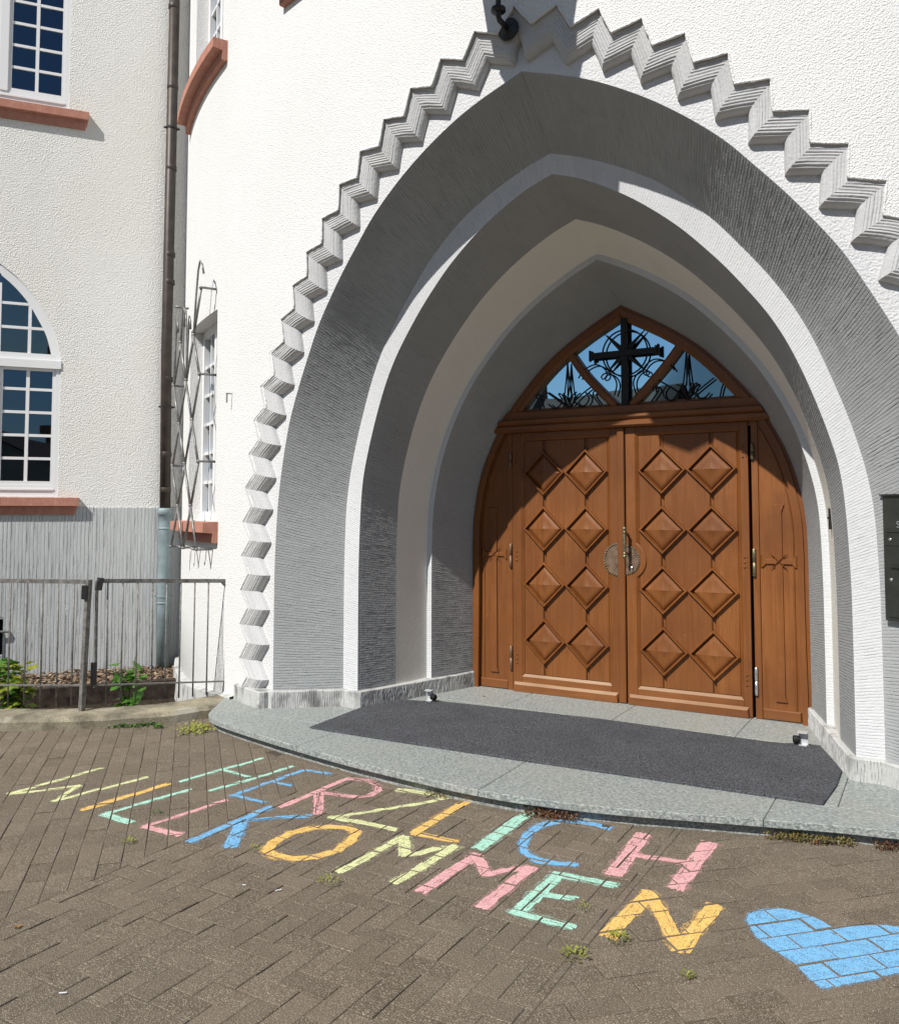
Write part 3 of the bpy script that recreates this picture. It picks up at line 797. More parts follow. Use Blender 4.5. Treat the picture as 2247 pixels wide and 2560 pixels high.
# tower windows
def tower_window(key, recess, mat_in, nbars, cols, flat_top=True):
    a0, a1, z0, z1 = holes[key]; win = bpy.data.objects.new('window', None); COL.objects.link(win); win.location = cyl((a0 + a1) / 2 / RW, z0); put(win, tower)
    Ri = RW - recess
    mb = MB()
    for (p, q) in (((a0, z0), (a0, z1)), ((a1, z1), (a1, z0)), ((a0, z1), (a1, z1)), ((a1, z0), (a0, z0))):
        n = 6; A = np.array([[cyl((p[0] + (q[0] - p[0]) * i / n) / RW, p[1] + (q[1] - p[1]) * i / n, Ri if k else RW) for k in (0, 1)] for i in range(n + 1)])
        mb.grid(A)
    obj('reveal', mb, 'plaster_white', win)
    am = (a0 + a1) / 2 / RW; c = Vector(cyl(am, 0, Ri + .01)); nrm = Vector((math.sin(am), -math.cos(am), 0)); tn = Vector((math.cos(am), math.sin(am), 0))
    hw = (a1 - a0) / 2 + .01
    def P(x, z, d=0): return c + tn * x + Vector((0, 0, z)) + nrm * d
    def barr(mb, x0, z0_, x1, z1_, d0, d1):
        mb.obox(P((x0 + x1) / 2, (z0_ + z1_) / 2, (d0 + d1) / 2), tn * (x1 - x0) / 2, Vector((0, 0, (z1_ - z0_) / 2)), nrm * (d1 - d0) / 2)
    fr = MB(); fw = .075
    barr(fr, -hw, z0, -hw + fw, z1, 0, .06); barr(fr, hw - fw, z0, hw, z1, 0, .06); barr(fr, -hw + fw, z0, hw - fw, z0 + fw, 0, .058); barr(fr, -hw + fw, z1 - fw, hw - fw, z1, 0, .058); barr(fr, -.04, z0 + fw, .04, z1 - fw, 0, .062)
    obj('frame', fr, 'white_frame', win)
    H = z1 - z0 - 2 * fw
    for sx in (-1, 1):
        lo, hi = (-hw + fw, -.04) if sx < 0 else (.04, hw - fw)
        b = MB(); barr(b, (lo + hi) / 2 - .013, z0 + fw, (lo + hi) / 2 + .013, z1 - fw, .005, .045); obj('glazing_bar', b, 'white_frame', win)
        for r in range(1, nbars):
            z = z0 + fw + H * r / nbars; b = MB(); barr(b, lo, z - .013, hi, z + .013, .005, .043); obj('glazing_bar', b, 'white_frame', win)
    g = MB(); barr(g, -hw + fw, z0 + fw, hw - fw, z1 - fw, -.004, .006); obj('pane', g, 'glass_window', win)
    return win
def tower_sill(a0, a1, ztop, parent):
    sill = MB(); n = 22
    sec = [(-.05, 0), (.125, -.010), (.125, -.090), (.045, -.098), (.045, -.172), (.035, -.178), (-.05, -.178)]
    rows = []
    for i in range(n + 1):
        a = (a0 + (a1 - a0) * i / n) / RW; rows.append([cyl(a, ztop + z, RW + o) for o, z in sec])
    A = np.array(rows); sill.grid(A)
    sill.add(rows[0], [tuple(range(len(sec)))]); sill.add(rows[-1], [tuple(range(len(sec)))[::-1]])
    obj('window_sill', sill, 'red_sandstone', parent)
tower_window('upper_window', .20, None, 8, 4); tower_sill(s2a(-4.28), s2a(-2.955), 5.44, tower)
tower_window('lower_window', .20, None, 6, 4); tower_sill(s2a(-4.28), s2a(-3.02), 1.435, tower)
tower_window('middle_window', .20, None, 8, 4); tower_sill(s2a(-2.02), s2a(-.76), 5.41, tower)
tower_sill_done = True

# combed base strip along wall and jambs
def base_path(sgn):
    A, B, C, F = [f(8)[0][0] for f in (fA, fB, fC, fF)]
    pts = []
    for s in (2.60, 2.5, 2.4, 2.3, 2.245, 2.225, 2.185): pts.append((s, ring_y(s, R0, D0 + (.072 if s > 2.23 else 0.0))))
    pts += [tuple(B[:2]), tuple(C[:2]), (F[0], .03)]
    return [(sgn * p[0], p[1]) for p in pts]
ZL = .085
for sgn in (-1, 1):
    P = np.array(base_path(sgn)); seg = np.linalg.norm(np.diff(P, axis=0), axis=1); L = np.r_[0, np.cumsum(seg)]
    u = np.arange(0, L[-1], .0032); u = np.unique(np.r_[u, L]); X = np.stack([np.interp(u, L, P[:, k]) for k in (0, 1)], 1)
    d = np.gradient(X, axis=0); d /= np.linalg.norm(d, axis=1, keepdims=True)
    k9 = np.ones(9) / 9
    nrm = np.stack([d[:, 1], -d[:, 0]], 1) * (1 if sgn > 0 else -1)
    if (nrm[0] * np.array([0, -1])).sum() < 0: nrm *= -1
    zs = np.array([-.05, ZL, .12, .15, .18, BZ - .006, BZ])
    A = np.zeros((len(u), len(zs) + 1, 3))
    for j, z in enumerate(zs):
        h = comb(u, np.full_like(u, z * 3), .0165, .0045, 60 + sgn, .3) + .034 - (.008 if j == len(zs) - 1 else 0)
        A[:, j, :2] = X + nrm * h[:, None]; A[:, j, 2] = z + (.004 * (vnoise(u * 12, u * 0, 4) - .5) if z > .17 else 0)
    A[:, -1, :2] = X - nrm * .11; A[:, -1, 2] = BZ + .004
    if True:
        mb = MB(); mb.grid(A, flip=(sgn < 0)); obj('combed_base', mb, 'base_paint', tower, False)
# low base course of the tower wall towards the wing, stepping down beside the bed
mb = MB(); rows = []
for i in range(41):
    a = (s2a(-2.63) + (s2a(-4.95) - s2a(-2.63)) * i / 40) / RW
    f = i / 40; zt_ = .10 - .12 * min(1, f * 2.2)
    rows.append([cyl(a, zt_ + .012, RW - .01), cyl(a, zt_, RW + .05), cyl(a, -.3, RW + .075)])
mb.grid(np.array(rows), flip=False); obj('low_base', mb, 'base_paint', tower)

# ------------------------------------------------------------------ door
door = tower
def D(name, mb, mat='door_wood', parent=None, smooth=False): return obj(name, mb, mat, parent or tower, smooth)
def part_empty(name, loc, parent):
    o = bpy.data.objects.new(name, None); COL.objects.link(o); o.location = loc; o.empty_display_size = .1; put(o, parent); return o
frame = part_empty('door_frame', (0, .05, ZL), tower)
def offset_half(tab, d, n):
    c, _ = smooth_curve(tab, n); t = np.gradient(c, axis=0); t /= np.linalg.norm(t, axis=1, keepdims=True)
    o = c - np.c_[t[:, 1], -t[:, 0]] * d; o[:, 0] = np.maximum(o[:, 0], 0)
    k = np.argmax(o[:, 0] <= 1e-6)
    if k: # apex where both halves meet
        o[k:, 0] = 0; o[k:, 1] = o[k, 1]
    return o
FT = [(1.295, ZL)] + TAB_F[1:]; FT = [(s + .012 if s > 0 else 0, z + (.012 if s < 1.2 else 0)) for s, z in FT]
no = 70
O0 = smooth_curve(FT, no)[0]
for sgn in (-1, 1):
    # arched lining in two steps
    for d0_, d1_, yf in ((0, .035, -.012), (.035, .075, -.03)):
        A0 = offset_half(FT, d0_, no) if d0_ else O0; A1 = offset_half(FT, d1_, no); yb = .08
        rows = []
        for i in range(no):
            p, q = A0[i], A1[i]
            rows.append([(sgn * p[0], yb, p[1]), (sgn * p[0], yf, p[1]), (sgn * q[0], yf, q[1]), (sgn * q[0], yb, q[1])])
        mb = MB(); mb.grid(np.array(rows), flip=(sgn < 0)); obj('lining', mb, 'door_wood', frame)
# transom beam, moulded
tr = part_empty('transom', (0, 0, 2.16), tower)
sec = [(.08, 2.152), (-.040, 2.152), (-.062, 2.166), (-.062, 2.196), (-.050, 2.206), (-.075, 2.225), (-.075, 2.244), (-.045, 2.250), (-.0345, 2.262), (-.0345, 2.312), (-.012, 2.322), (.08, 2.322)]
def fhalf(z): 
    c = O0; return float(np.interp(z, c[:, 1], c[:, 0]))
mb = MB(); rows = []
for f in np.linspace(-1, 1, 9):
    rows.append([(f * (fhalf(z) - (.004 if z > 2.2 else .0)), y, z) for y, z in sec])
mb.grid(np.array(rows), flip=True); mb.add(rows[0], [tuple(range(len(sec)))]); mb.add(rows[-1], [tuple(range(len(sec)))[::-1]])
obj('moulding', mb, 'door_wood_flat', tr)
# fanlight
fan = part_empty('fanlight', (0, 0, 2.32), tower)
IN = offset_half(FT, .105, 60); IN0 = offset_half(FT, .075, 60)
for sgn in (-1, 1):
    rows = [[(sgn * a[0], -.02, a[1]), (sgn * b[0], -.008, b[1]), (sgn * b[0], .05, b[1])] for a, b in zip(IN0, IN) if a[1] > 2.28]
    mb = MB(); mb.grid(np.array(rows), flip=(sgn < 0)); obj('bead', mb, 'door_wood', fan)
gp = [(p[0], p[1]) for p in IN if p[1] > 2.30]
gl = MB(); pts = [(s, .036, z) for s, z in gp] + [(-s, .036, z) for s, z in gp[::-1]]
gl.add(pts, [tuple(range(len(pts)))[::-1]]); obj('pane', gl, 'glass_fanlight', fan)
bk = MB(); bk.add([(-fhalf(2.12) + .01, .012, 2.12), (fhalf(2.12) - .01, .012, 2.12), (fhalf(2.34) - .01, .012, 2.34), (-fhalf(2.34) + .01, .012, 2.34)], [(0, 1, 2, 3)]); obj('sill_board', bk, 'door_wood_flat', fan)
def mull(pts, w):
    mb = MB(); P = smooth_curve(pts, 14)[0]; t = np.gradient(P, axis=0); t /= np.linalg.norm(t, axis=1, keepdims=True); nn = np.c_[t[:, 1], -t[:, 0]] * w / 2
    rows = [[(a[0] - b[0], .045, a[1] - b[1]), (a[0] - b[0], -.006, a[1] - b[1]), (a[0] - b[0] * .5, -.018, a[1] - b[1] * .5), (a[0] + b[0] * .5, -.018, a[1] + b[1] * .5), (a[0] + b[0], -.006, a[1] + b[1]), (a[0] + b[0], .045, a[1] + b[1])] for a, b in zip(P, nn)]
    mb.grid(np.array(rows)); obj('mullion', mb, 'door_wood', fan)
mull([(-.05, 2.318), (-.17, 2.44), (-.30, 2.585), (-.405, 2.735)], .062)
mull([(.075, 2.318), (.20, 2.45), (.33, 2.59), (.455, 2.745)], .062)
# iron cross, star, rings and scrolls in front of the glass
YI = -.004
def iron(name, build): mb = MB(); build(mb); return obj(name, mb, 'iron_work', fan)
CX, CZ = .026, 2.722
iron('cross_post', lambda m: m.box((.001, -.024, 2.32), (.051, .0, 2.985)))
def crossarm(m):
    for sx, x1 in ((-1, -.245), (1, .29)):
        x0 = CX; m.bar((x0, YI - .016, CZ - .005), (x1 - sx * .02, YI - .016, CZ - .005), .024, .042)
        m.obox((x1 - sx * .012, YI - .016, CZ - .005), (.012, 0, 0), (0, .015, 0), (0, 0, .034)); m.obox((x1, YI - .016, CZ - .005), (.006, 0, 0), (0, .015, 0), (0, 0, .042))
iron('cross_arm', crossarm)
def ringf(m):
    r = .176; m.tube([(CX + r * math.cos(t), YI, CZ + r * math.sin(t)) for t in np.linspace(0, 2 * PI, 49)], .0065, 6)
iron('ring', ringf)
for ang in (45, 135, 225, 315):
    def spike(m, a=math.radians(ang)):
        d = Vector((math.cos(a), 0, math.sin(a))); n2 = Vector((-d.z, 0, d.x)); c = Vector((CX, YI - .006, CZ)); L = .245 if ang in (45, 135) else .215
        v = [c + n2 * .022, c - n2 * .022, c + d * L]; m.add(v + [p + Vector((0, .010, 0)) for p in v], [(0, 1, 2), (5, 4, 3), (0, 2, 5, 3), (2, 1, 4, 5), (1, 0, 3, 4)])
    iron('star_point', spike)
def scr(pts, r=.006, name='scroll'):
    P = smooth_curve(pts, 30)[0]; iron(name, lambda m: m.tube([(p[0], YI, p[1]) for p in P], r, 6))
for sx in (-1, 1):
    o = CX
    X = lambda x: o + sx * (x)
    scr([(X(.375), 2.555), (X(.345), 2.60), (X(.29), 2.638), (X(.225), 2.650), (X(.165), 2.615), (X(.140), 2.565), (X(.165), 2.530), (X(.190), 2.548), (X(.17), 2.572), (X(.13), 2.575), (X(.085), 2.54), (X(.065), 2.48), (X(.085), 2.40)])
    bx = .465
    # tall pointed stem
    for dx in (-.024, .0, .024):
        scr([(X(bx + dx * 1.1), 2.44), (X(bx + dx * .5), 2.56), (X(bx), 2.69)], .0055, 'stem')
    scr([(X(bx - .035), 2.45), (X(bx - .02), 2.40), (X(bx), 2.335)], .006, 'stem')
    scr([(X(bx + .035), 2.45), (X(bx + .02), 2.40), (X(bx), 2.335)], .006, 'stem')
    scr([(X(bx - .075), 2.45), (X(bx - .045), 2.43), (X(bx - .02), 2.37)], .006, 'stem'); scr([(X(bx + .075), 2.45), (X(bx + .045), 2.43), (X(bx + .02), 2.37)], .006, 'stem')
    scr([(X(.255), 2.49), (X(.36), 2.42), (X(.455), 2.335)]); scr([(X(.66), 2.475), (X(.57), 2.41), (X(.475), 2.335)])
    for cx_ in (.35, .575):
        scr([(X(cx_ - .03), 2.445), (X(cx_ - .06), 2.40), (X(cx_ - .04), 2.35), (X(cx_ + .01), 2.335), (X(cx_ + .055), 2.37)])
    scr([(X(.20), 2.335), (X(.255), 2.41), (X(.245), 2.445), (X(.215), 2.440), (X(.22), 2.41)])
    scr([(X(.70), 2.335), (X(.715), 2.40), (X(.735), 2.45), (X(.70), 2.445)])

# leaves
WOOD = 'door_wood'
def chamf_rect(mb, x0, x1, z0, z1, y0, y1, c):
    """raised board: front at y0 (towards viewer), back y1, chamfer c"""
    vs = [(x0, y1, z0), (x1, y1, z0), (x1, y1, z1), (x0, y1, z1), (x0, y0 + c, z0), (x1, y0 + c, z0), (x1, y0 + c, z1), (x0, y0 + c, z1), (x0 + c, y0, z0 + c), (x1 - c, y0, z0 + c), (x1 - c, y0, z1 - c), (x0 + c, y0, z1 - c)]
    mb.add(vs, [(8, 9, 10, 11), (4, 5, 9, 8), (5, 6, 10, 9), (6, 7, 11, 10), (7, 4, 8, 11), (0, 1, 5, 4), (1, 2, 6, 5), (2, 3, 7, 6), (3, 0, 4, 7)])
def leaf(x0, x1, px0, px1, stile_name):
    lf = part_empty('door_leaf', ((x0 + x1) / 2, 0, ZL), tower)
    pz0, pz1, zt = .222, 2.085, 2.150; zb = ZL + .004
    c = .020; yp = .018
    def stile(a, b, name):
        mb = MB(); chamf_rect(mb, a, b, zb, zt, 0, .05, .002); obj(name, mb, WOOD, lf)
    stile(x0, px0 - c, 'stile'); stile(px1 + c, x1, 'stile')
    mb = MB(); chamf_rect(mb, px0 - c + .0005, px1 + c - .0005, zb, pz0 - c, .001, .05, .002); obj('bottom_rail', mb, 'door_wood_flat', lf)
    mb = MB(); chamf_rect(mb, px0 - c + .0005, px1 + c - .0005, pz1 + c, zt, .001, .05, .002); obj('top_rail', mb, 'door_wood_flat', lf)
    # chamfered surround
    mb = MB(); o = [(px0 - c, pz0 - c), (px1 + c, pz0 - c), (px1 + c, pz1 + c), (px0 - c, pz1 + c)]; i_ = [(px0, pz0), (px1, pz0), (px1, pz1), (px0, pz1)]
    vs = [(x, .0012, z) for x, z in o] + [(x, yp, z) for x, z in i_]
    mb.add(vs, [(k, (k + 1) % 4, 4 + (k + 1) % 4, 4 + k) for k in range(4)]); mb.mi[0] = 1; obj('surround', mb, [WOOD, 'door_wood_pale'], lf)
    # three boards with sunk joints behind the diamonds
    wd = (px1 - px0); cs = [px0 + wd * .25, px0 + wd * .75]; gz = .012
    mb = MB(); mb.box((px0 - .01, yp + .014, pz0 - .01), (px1 + .01, .048, pz1 + .01)); obj('backing', mb, WOOD, lf)
    for a, b in ((px0, cs[0] - gz), (cs[0] + gz, cs[1] - gz), (cs[1] + gz, px1)):
        mb = MB(); chamf_rect(mb, a, b, pz0, pz1, yp - .004, yp + .013, .006); obj('board', mb, WOOD, lf)
    hw = wd * .25 - .0006; hh = .180
    for cx in cs:
        for cz in (1.82, 1.3785, .938, .4935):
            mb = MB()
            def ringp(k, y): return [(cx + hw * k, y, cz), (cx, y, cz + hh * k), (cx - hw * k, y, cz), (cx, y, cz - hh * k)]
            lv = [ringp(1.0, yp - .003), ringp(.998, yp - .024), ringp(.965, yp - .034), ringp(.895, yp - .034), ringp(.868, yp - .004), ringp(.835, yp - .006)]
            vs = [p for r in lv for p in r]; fs = []
            for r in range(len(lv) - 1):
                for k in range(4): fs.append((r * 4 + k, r * 4 + (k + 1) % 4, r * 4 + 4 + (k + 1) % 4, r * 4 + 4 + k))
            fs = [f[::-1] for f in fs]
            mb.add(vs, fs)
            pr = [(k_, yp + dy) for k_, dy in ((.835, -.003), (.80, -.0085), (.74, -.0145), (.66, -.0190), (.56, -.0213), (.44, -.0226), (.33, -.0244), (.22, -.0274), (.12, -.0312), (.05, -.0345), (0, -.0385))]
            vs, fs = [], []
            for q_ in range(4):                       # four hollowed facets with crisp arrises
                o_ = len(vs)
                for k_, y_ in pr:
                    r_ = ringp(k_, y_); vs += [r_[q_], r_[(q_ + 1) % 4]]
                for r in range(len(pr) - 1): fs.append((o_ + 2 * r, o_ + 2 * r + 2, o_ + 2 * r + 3, o_ + 2 * r + 1))
            nf = len(mb.f); mb.add(vs, fs); o_ = obj('diamond', mb, WOOD, lf)
            o_.data.polygons.foreach_set('use_smooth', [i_ >= nf for i_ in range(len(mb.f))])
    # weather board at the foot
    mb = MB(); k0, k1 = x0 + .012, x1 - .022
    mb.add([(k0, .0, ZL + .003), (k1, .0, ZL + .003), (k1, .0, .158), (k0, .0, .158), (k0 + .0, -.028, ZL + .003), (k1, -.028, ZL + .003), (k1 - .012, -.028, .140), (k0 + .012, -.028, .140)],
           [(4, 5, 6, 7), (7, 6, 2, 3), (0, 4, 7, 3), (5, 1, 2, 6)]); mb.mi[1] = 1; obj('weather_board', mb, ['door_wood_flat', 'door_wood_pale'], lf)
    return lf
lfL = leaf(-.927, -.030, -.829, -.123, 'stile'); lfR = leaf(.020, .908, .115, .832, 'stile')
mb = MB(); chamf_rect(mb, -.042, .014, ZL + .004, 2.150, -.020, .0, .006); obj('astragal', mb, WOOD, lfL)
# half round escutcheons with nail heads
for lf, x0, s in ((lfL, -.045, -1), (lfR, .017, 1)):
    esc = MB(); r = .127 if s < 0 else .115; zc = 1.152
    pts = [(x0 + s * r * math.sin(t) * (.9 if s < 0 else .95), zc + r * math.cos(t)) for t in np.linspace(0, PI, 25)]
    vs = [(x, -.003, z) for x, z in pts] + [(x, .012, z) for x, z in pts]; n = len(pts)
    f = tuple(range(n)); esc.add(vs, [f if s > 0 else f[::-1]] + [((i, i + n, i + 1 + n, i + 1) if s > 0 else (i + 1, i + 1 + n, i + n, i)) for i in range(n - 1)])
    e = obj('escutcheon', esc, 'plate_bronze', lf)
    for k, t in enumerate(np.linspace(.12, PI - .12, 18)):
        nb = MB(); nb.lathe((x0 + s * (r - .010) * math.sin(t) * (.9 if s < 0 else .95), -.003, zc + (r - .010) * math.cos(t)), (0, -1, 0), [(0, .0068), (.004, .0062), (.0075, .0035), (.0085, .0005)], 8); obj('nail_head', nb, 'bronze', lf, True)
# wooden boss behind the right plate
mb = MB(); mb.lathe((.02, .006, 1.152), (0, -1, 0), [(-.02, .150), (.002, .150), (.005, .143), (.005, .0)], 40); mb2 = MB()
keep = [f for f in mb.f if all(mb.v[i][0] > .0195 for i in f)]; mb2.v = mb.v; mb2.f = keep; mb2.mi = [0] * len(keep); obj('boss', mb2, WOOD, lfR)
# pull handle
hd = MB(); hx, hy = .034, -.085
hd.lathe((hx, hy, 1.165), (0, 0, 1), [(0, .004), (.004, .013), (.014, .0165), (.026, .013), (.032, .008), (.036, .014), (.041, .014), (.045, .009), (.055, .0115), (.12, .0135), (.18, .0115), (.19, .009), (.194, .014), (.199, .014), (.204, .008), (.212, .012), (.222, .0155), (.232, .012), (.237, .003)], 14)
hd.tube([(hx, hy, 1.362), (hx + .004, -.05, 1.355), (hx + .006, .0, 1.33)], .010, 8); hd.tube([(hx, hy, 1.205), (hx + .004, -.05, 1.205), (hx + .006, 0, 1.19)], .009, 8)
obj('handle', hd, 'bronze', lfR, True)
kp = MB(); kp.lathe((.062, -.004, 1.095), (0, -1, 0), [(0, .010), (.012, .010), (.014, .006)], 12); kp.box((.055, -.012, 1.066), (.069, -.003, 1.092)); obj('key_hole', kp, 'bright_metal', lfR)
# hinges and rivets
for lf, hx, sx in ((lfL, -.941, -1), (lfR, .938, 1)):
    for hz0, hz1 in ((1.875, 1.995), (1.062, 1.258), (.245, .44)):
        mb = MB(); zm = (hz0 + hz1) / 2
        mb.lathe((hx, -.008, hz0), (0, 0, 1), [(0, .006), (.004, .0115), (zm - hz0 - .003, .0115), (zm - hz0 - .002, .009), (zm - hz0 + .002, .009), (zm - hz0 + .003, .0115), (hz1 - hz0 - .004, .0115), (hz1 - hz0, .006)], 10)
        obj('hinge', mb, 'bright_metal' if (sx > 0 and hz0 < .5) else ('bronze' if sx > 0 else 'plate_bronze'), lf, True)
        for r in range(3):
            zc = zm + .035 - .035 * r
            for xx, rr in ((-.892 if sx < 0 else .872, .0085), (-.915 if sx < 0 else .893, .005)):
                if sx < 0 and rr < .006: continue
                nb = MB(); nb.lathe((xx, 0, zc), (0, -1, 0), [(0, rr), (rr * .5, rr * .9), (rr * .85, rr * .45), (rr, .0005)], 8); obj('rivet', nb, WOOD, lf, True)
# fixed side panels with carved crosses
for sx in (-1, 1):
    sp = part_empty('side_panel', (sx * 1.1, 0, ZL), tower)
    xa, xb = .978, 1.226
    zmax = lambda x: float(np.interp(x, O0[::-1, 0], O0[::-1, 1]))
    mb = MB(); mb.box((min(sx * .930, sx * .972), .002, ZL + .002), (max(sx * .930, sx * .972), .05, 2.155)); obj('post', mb, WOOD, sp)
    field = [(xa - .008, .158), (xb, .158)] + [(float(p[0]), float(p[1])) for p in offset_half(FT, .072, 40) if .2 < p[1] < 2.15 and p[0] > xa - .01] + [(xa - .008, 2.152)]
    mb = MB(); f = tuple(range(len(field))); mb.add([(sx * x, .016, z) for x, z in field], [f if sx > 0 else f[::-1]]); obj('board', mb, WOOD, sp)
    mb = MB(); chamf_rect(mb, min(sx * (xa - .004), sx * (xb - .004)), max(sx * (xa - .004), sx * (xb - .004)), ZL + .003, .160, .0, .04, .007); obj('bottom_rail', mb, 'door_wood_flat', sp)
    # inner curved bead
    B1 = [p for p in offset_half(FT, .10, 60) if 1.3 < p[1] < 2.15 and p[0] > xa]
    mb = MB(); mb.tube([(sx * p[0], .014, p[1]) for p in [(B1[0][0], .17)] + [tuple(b) for b in B1]], .006, 6); obj('bead', mb, WOOD, sp)
    # carved cross
    cx = sx * 1.098; mb = MB()
    zt_ = 1.562 if sx > 0 else 1.548
    cr = [(-.040, zt_), (.040, zt_), (.024, zt_ - .045), (.024, 1.19), (.09, 1.185), (.116, 1.212), (.116, 1.125), (.09, 1.15), (.024, 1.15), (.026, .245), (.038, .212), (-.038, .212), (-.026, .245), (-.024, 1.15), (-.09, 1.15), (-.116, 1.125), (-.116, 1.212), (-.09, 1.185), (-.024, 1.19), (-.024, zt_ - .045)]
    cr = [(x * 1.06, z) for x, z in cr]; n = len(cr); cr2 = [(x * .86, z) for x, z in cr]
    vs = [(cx + x, .0165, z) for x, z in cr] + [(cx + x * .88, .003, z + (.004 if z < 1.16 else -.004)) for x, z in cr]
    mb.add(vs, [tuple(range(2 * n - 1, n - 1, -1))] + [(i, (i + 1) % n, n + (i + 1) % n, n + i) for i in range(n)]); obj('carved_cross', mb, WOOD, sp)
    for a in (45, 135):
        d = Vector((math.cos(math.radians(a)) * .085, 0, math.sin(math.radians(a)) * .085)); c = Vector((cx, .002, 1.17)); n2 = Vector((-d.z, 0, d.x)).normalized() * .009
        mb = MB(); v = [c - d, c + n2 + Vector((0, .006, 0)), c + d, c - n2 + Vector((0, .006, 0)), c + Vector((0, -.010, 0))]
        mb.add(v, [(0, 1, 4), (1, 2, 4), (2, 3, 4), (3, 0, 4), (4, 1, 0), (4, 2, 1)]); obj('carved_ray', mb, WOOD, sp)
# dark space behind the leaves
mb = MB(); mb.box((-1.35, .085, ZL - .05), (1.35, .12, 3.2)); obj('door_back', mb, 'interior_dark', tower)

# ------------------------------------------------------------------ landing
land = thing('granite_landing', 'curved grey granite landing with overhanging slab edge before the door', 'step', (0, -1.8, 0))
EDGE = [(-2.80, -1.25), (-2.60, -1.56), (-2.475, -1.76), (-2.39, -1.845), (-2.227, -1.919), (-1.88, -2.01), (-1.521, -2.089), (-1.15, -2.16), (-.816, -2.213), (-.253, -2.27), (.0, -2.278), (.215, -2.268), (.608, -2.200), (.964, -2.095), (1.307, -1.988), (1.636, -1.888), (1.871, -1.835), (2.25, -1.70), (2.75, -1.40), (3.0, -1.1)]
EDGE = [tuple(p) for p in smooth_curve(EDGE, 72)[0]]
EDx = [p[0] for p in EDGE]; EDy = [p[1] for p in EDGE]
def edge_y(x): return float(np.interp(x, EDx, EDy))
def slab(poly, name='slab'):
    if area(poly) < 0: poly = poly[::-1]
    mb = MB(); mb.prism([tuple(v) for v in inset([Vector(p) for p in poly], .0016)], .052, ZL, .004); obj(name, mb, 'granite', land)
cuts = [-2.72, -1.36, -.02, 1.32, 2.95]
for a, b in zip(cuts[:-1], cuts[1:]):
    xs = [a] + [x for x in EDx if a + .02 < x < b - .02] + [b]
    fr = [(x, edge_y(x)) for x in xs]
    bkline = -1.62
    if a < -2.5: bk_ = [(b, bkline), (-2.25, bkline), (-2.25, -1.2), (a + .03, -1.2)]
    elif b > 2.5: bk_ = [(b, -1.12), (2.3, -1.12), (2.3, bkline), (a, bkline)]
    else: bk_ = [(b, bkline), (a, bkline)]
    slab(fr + bk_)
rows_y = [(-1.62, -1.08), (-1.08, -.55), (-.55, .05)]
for r, (y0, y1) in enumerate(rows_y):
    xs = [-2.25, -1.55, -.75, .08, .9, 1.6, 2.3] if r != 1 else [-2.25, -1.3, -.4, .45, 1.25, 2.3]
    for a, b in zip(xs[:-1], xs[1:]): slab([(a, y0), (b, y0), (b, y1), (a, y1)], 'floor_tile')
mb = MB(); rs = [(x * .994, y + .040) for x, y in EDGE]
A = np.array([[(x, y, .053), (x, y, -.06)] for x, y in rs]); mb.grid(A); obj('riser', mb, 'granite', land)

# ------------------------------------------------------------------ doormat
mt = [(-1.56, -1.755), (-.9, -1.745), (0, -1.715), (.8, -1.672), (1.538, -1.640), (1.565, -1.30), (1.563, -1.018), (1.49, -.80), (1.40, -.545), (1.28, -.555), (1.20, -.60), (1.10, -.615), (.6, -.60), (0, -.585), (-.6, -.625), (-1.22, -.672), (-1.33, -.735), (-1.50, -.775), (-1.575, -1.0), (-1.597, -1.17), (-1.575, -1.5)]
mb = MB(); mb.prism(mt, ZL + .001, ZL + .013, .004); o = obj('doormat', mb, 'mat_carpet'); tag(o, 'wide charcoal carpet mat lying on the granite landing before the door', 'doormat')

# ------------------------------------------------------------------ kerb, bed, sleeper
mb = MB(); rows = []
KF, KB = smooth_curve(KERB_F, 90)[0], smooth_curve(KERB_B, 90)[0]
for i in range(90):
    f, b = KF[i], KB[i]; j = lambda a: random.uniform(-a, a)
    rows.append([(f[0], f[1], -.05), (f[0] + j(.004), f[1] + j(.004), .055 + j(.004)), (f[0] * .93 + b[0] * .07, f[1] * .93 + b[1] * .07, .08 + j(.003)), (f[0] * .5 + b[0] * .5, f[1] * .5 + b[1] * .5, .083 + j(.003)), (b[0], b[1], .08 + j(.003)), (b[0], b[1], -.24)])
mb.grid(np.array(rows), flip=False); o = obj('kerb', mb, 'kerb_concrete', None, False); tag(o, 'weathered low concrete kerb under the metal fence', 'kerb')
WANG = math.radians(51.918); WE = Vector((math.cos(WANG), math.sin(WANG), 0)); WN = Vector((math.sin(WANG), -math.cos(WANG), 0)); W0 = Vector((-4.99, .21, 0))
def wp(t, z, d=0): return tuple(W0 + WE * t + WN * d + Vector((0, 0, z)))
def wvec(t, d): return WE * t + WN * d
bed = MB(); q = [wp(-9, 0, 0), wp(-9, 0, .98), wp(.8, 0, .93), wp(.8, 0, 0)]
qq = [(p[0], p[1]) for p in q]; qq = qq if area(qq) > 0 else qq[::-1]
bed.prism(qq, -.24, -.145); o = obj('planting_bed', bed, 'soil'); o['kind'] = 'structure'
sl = MB(); sl.obox(Vector(wp(-4.2, -.155, 1.00)), WE * 4.75, WN * .05, Vector((0, 0, .085))); o = obj('timber_sleeper', sl, 'sleeper_wood'); tag(o, 'dark weathered timber edging the bark mulch bed', 'timber beam')
ch = MB()
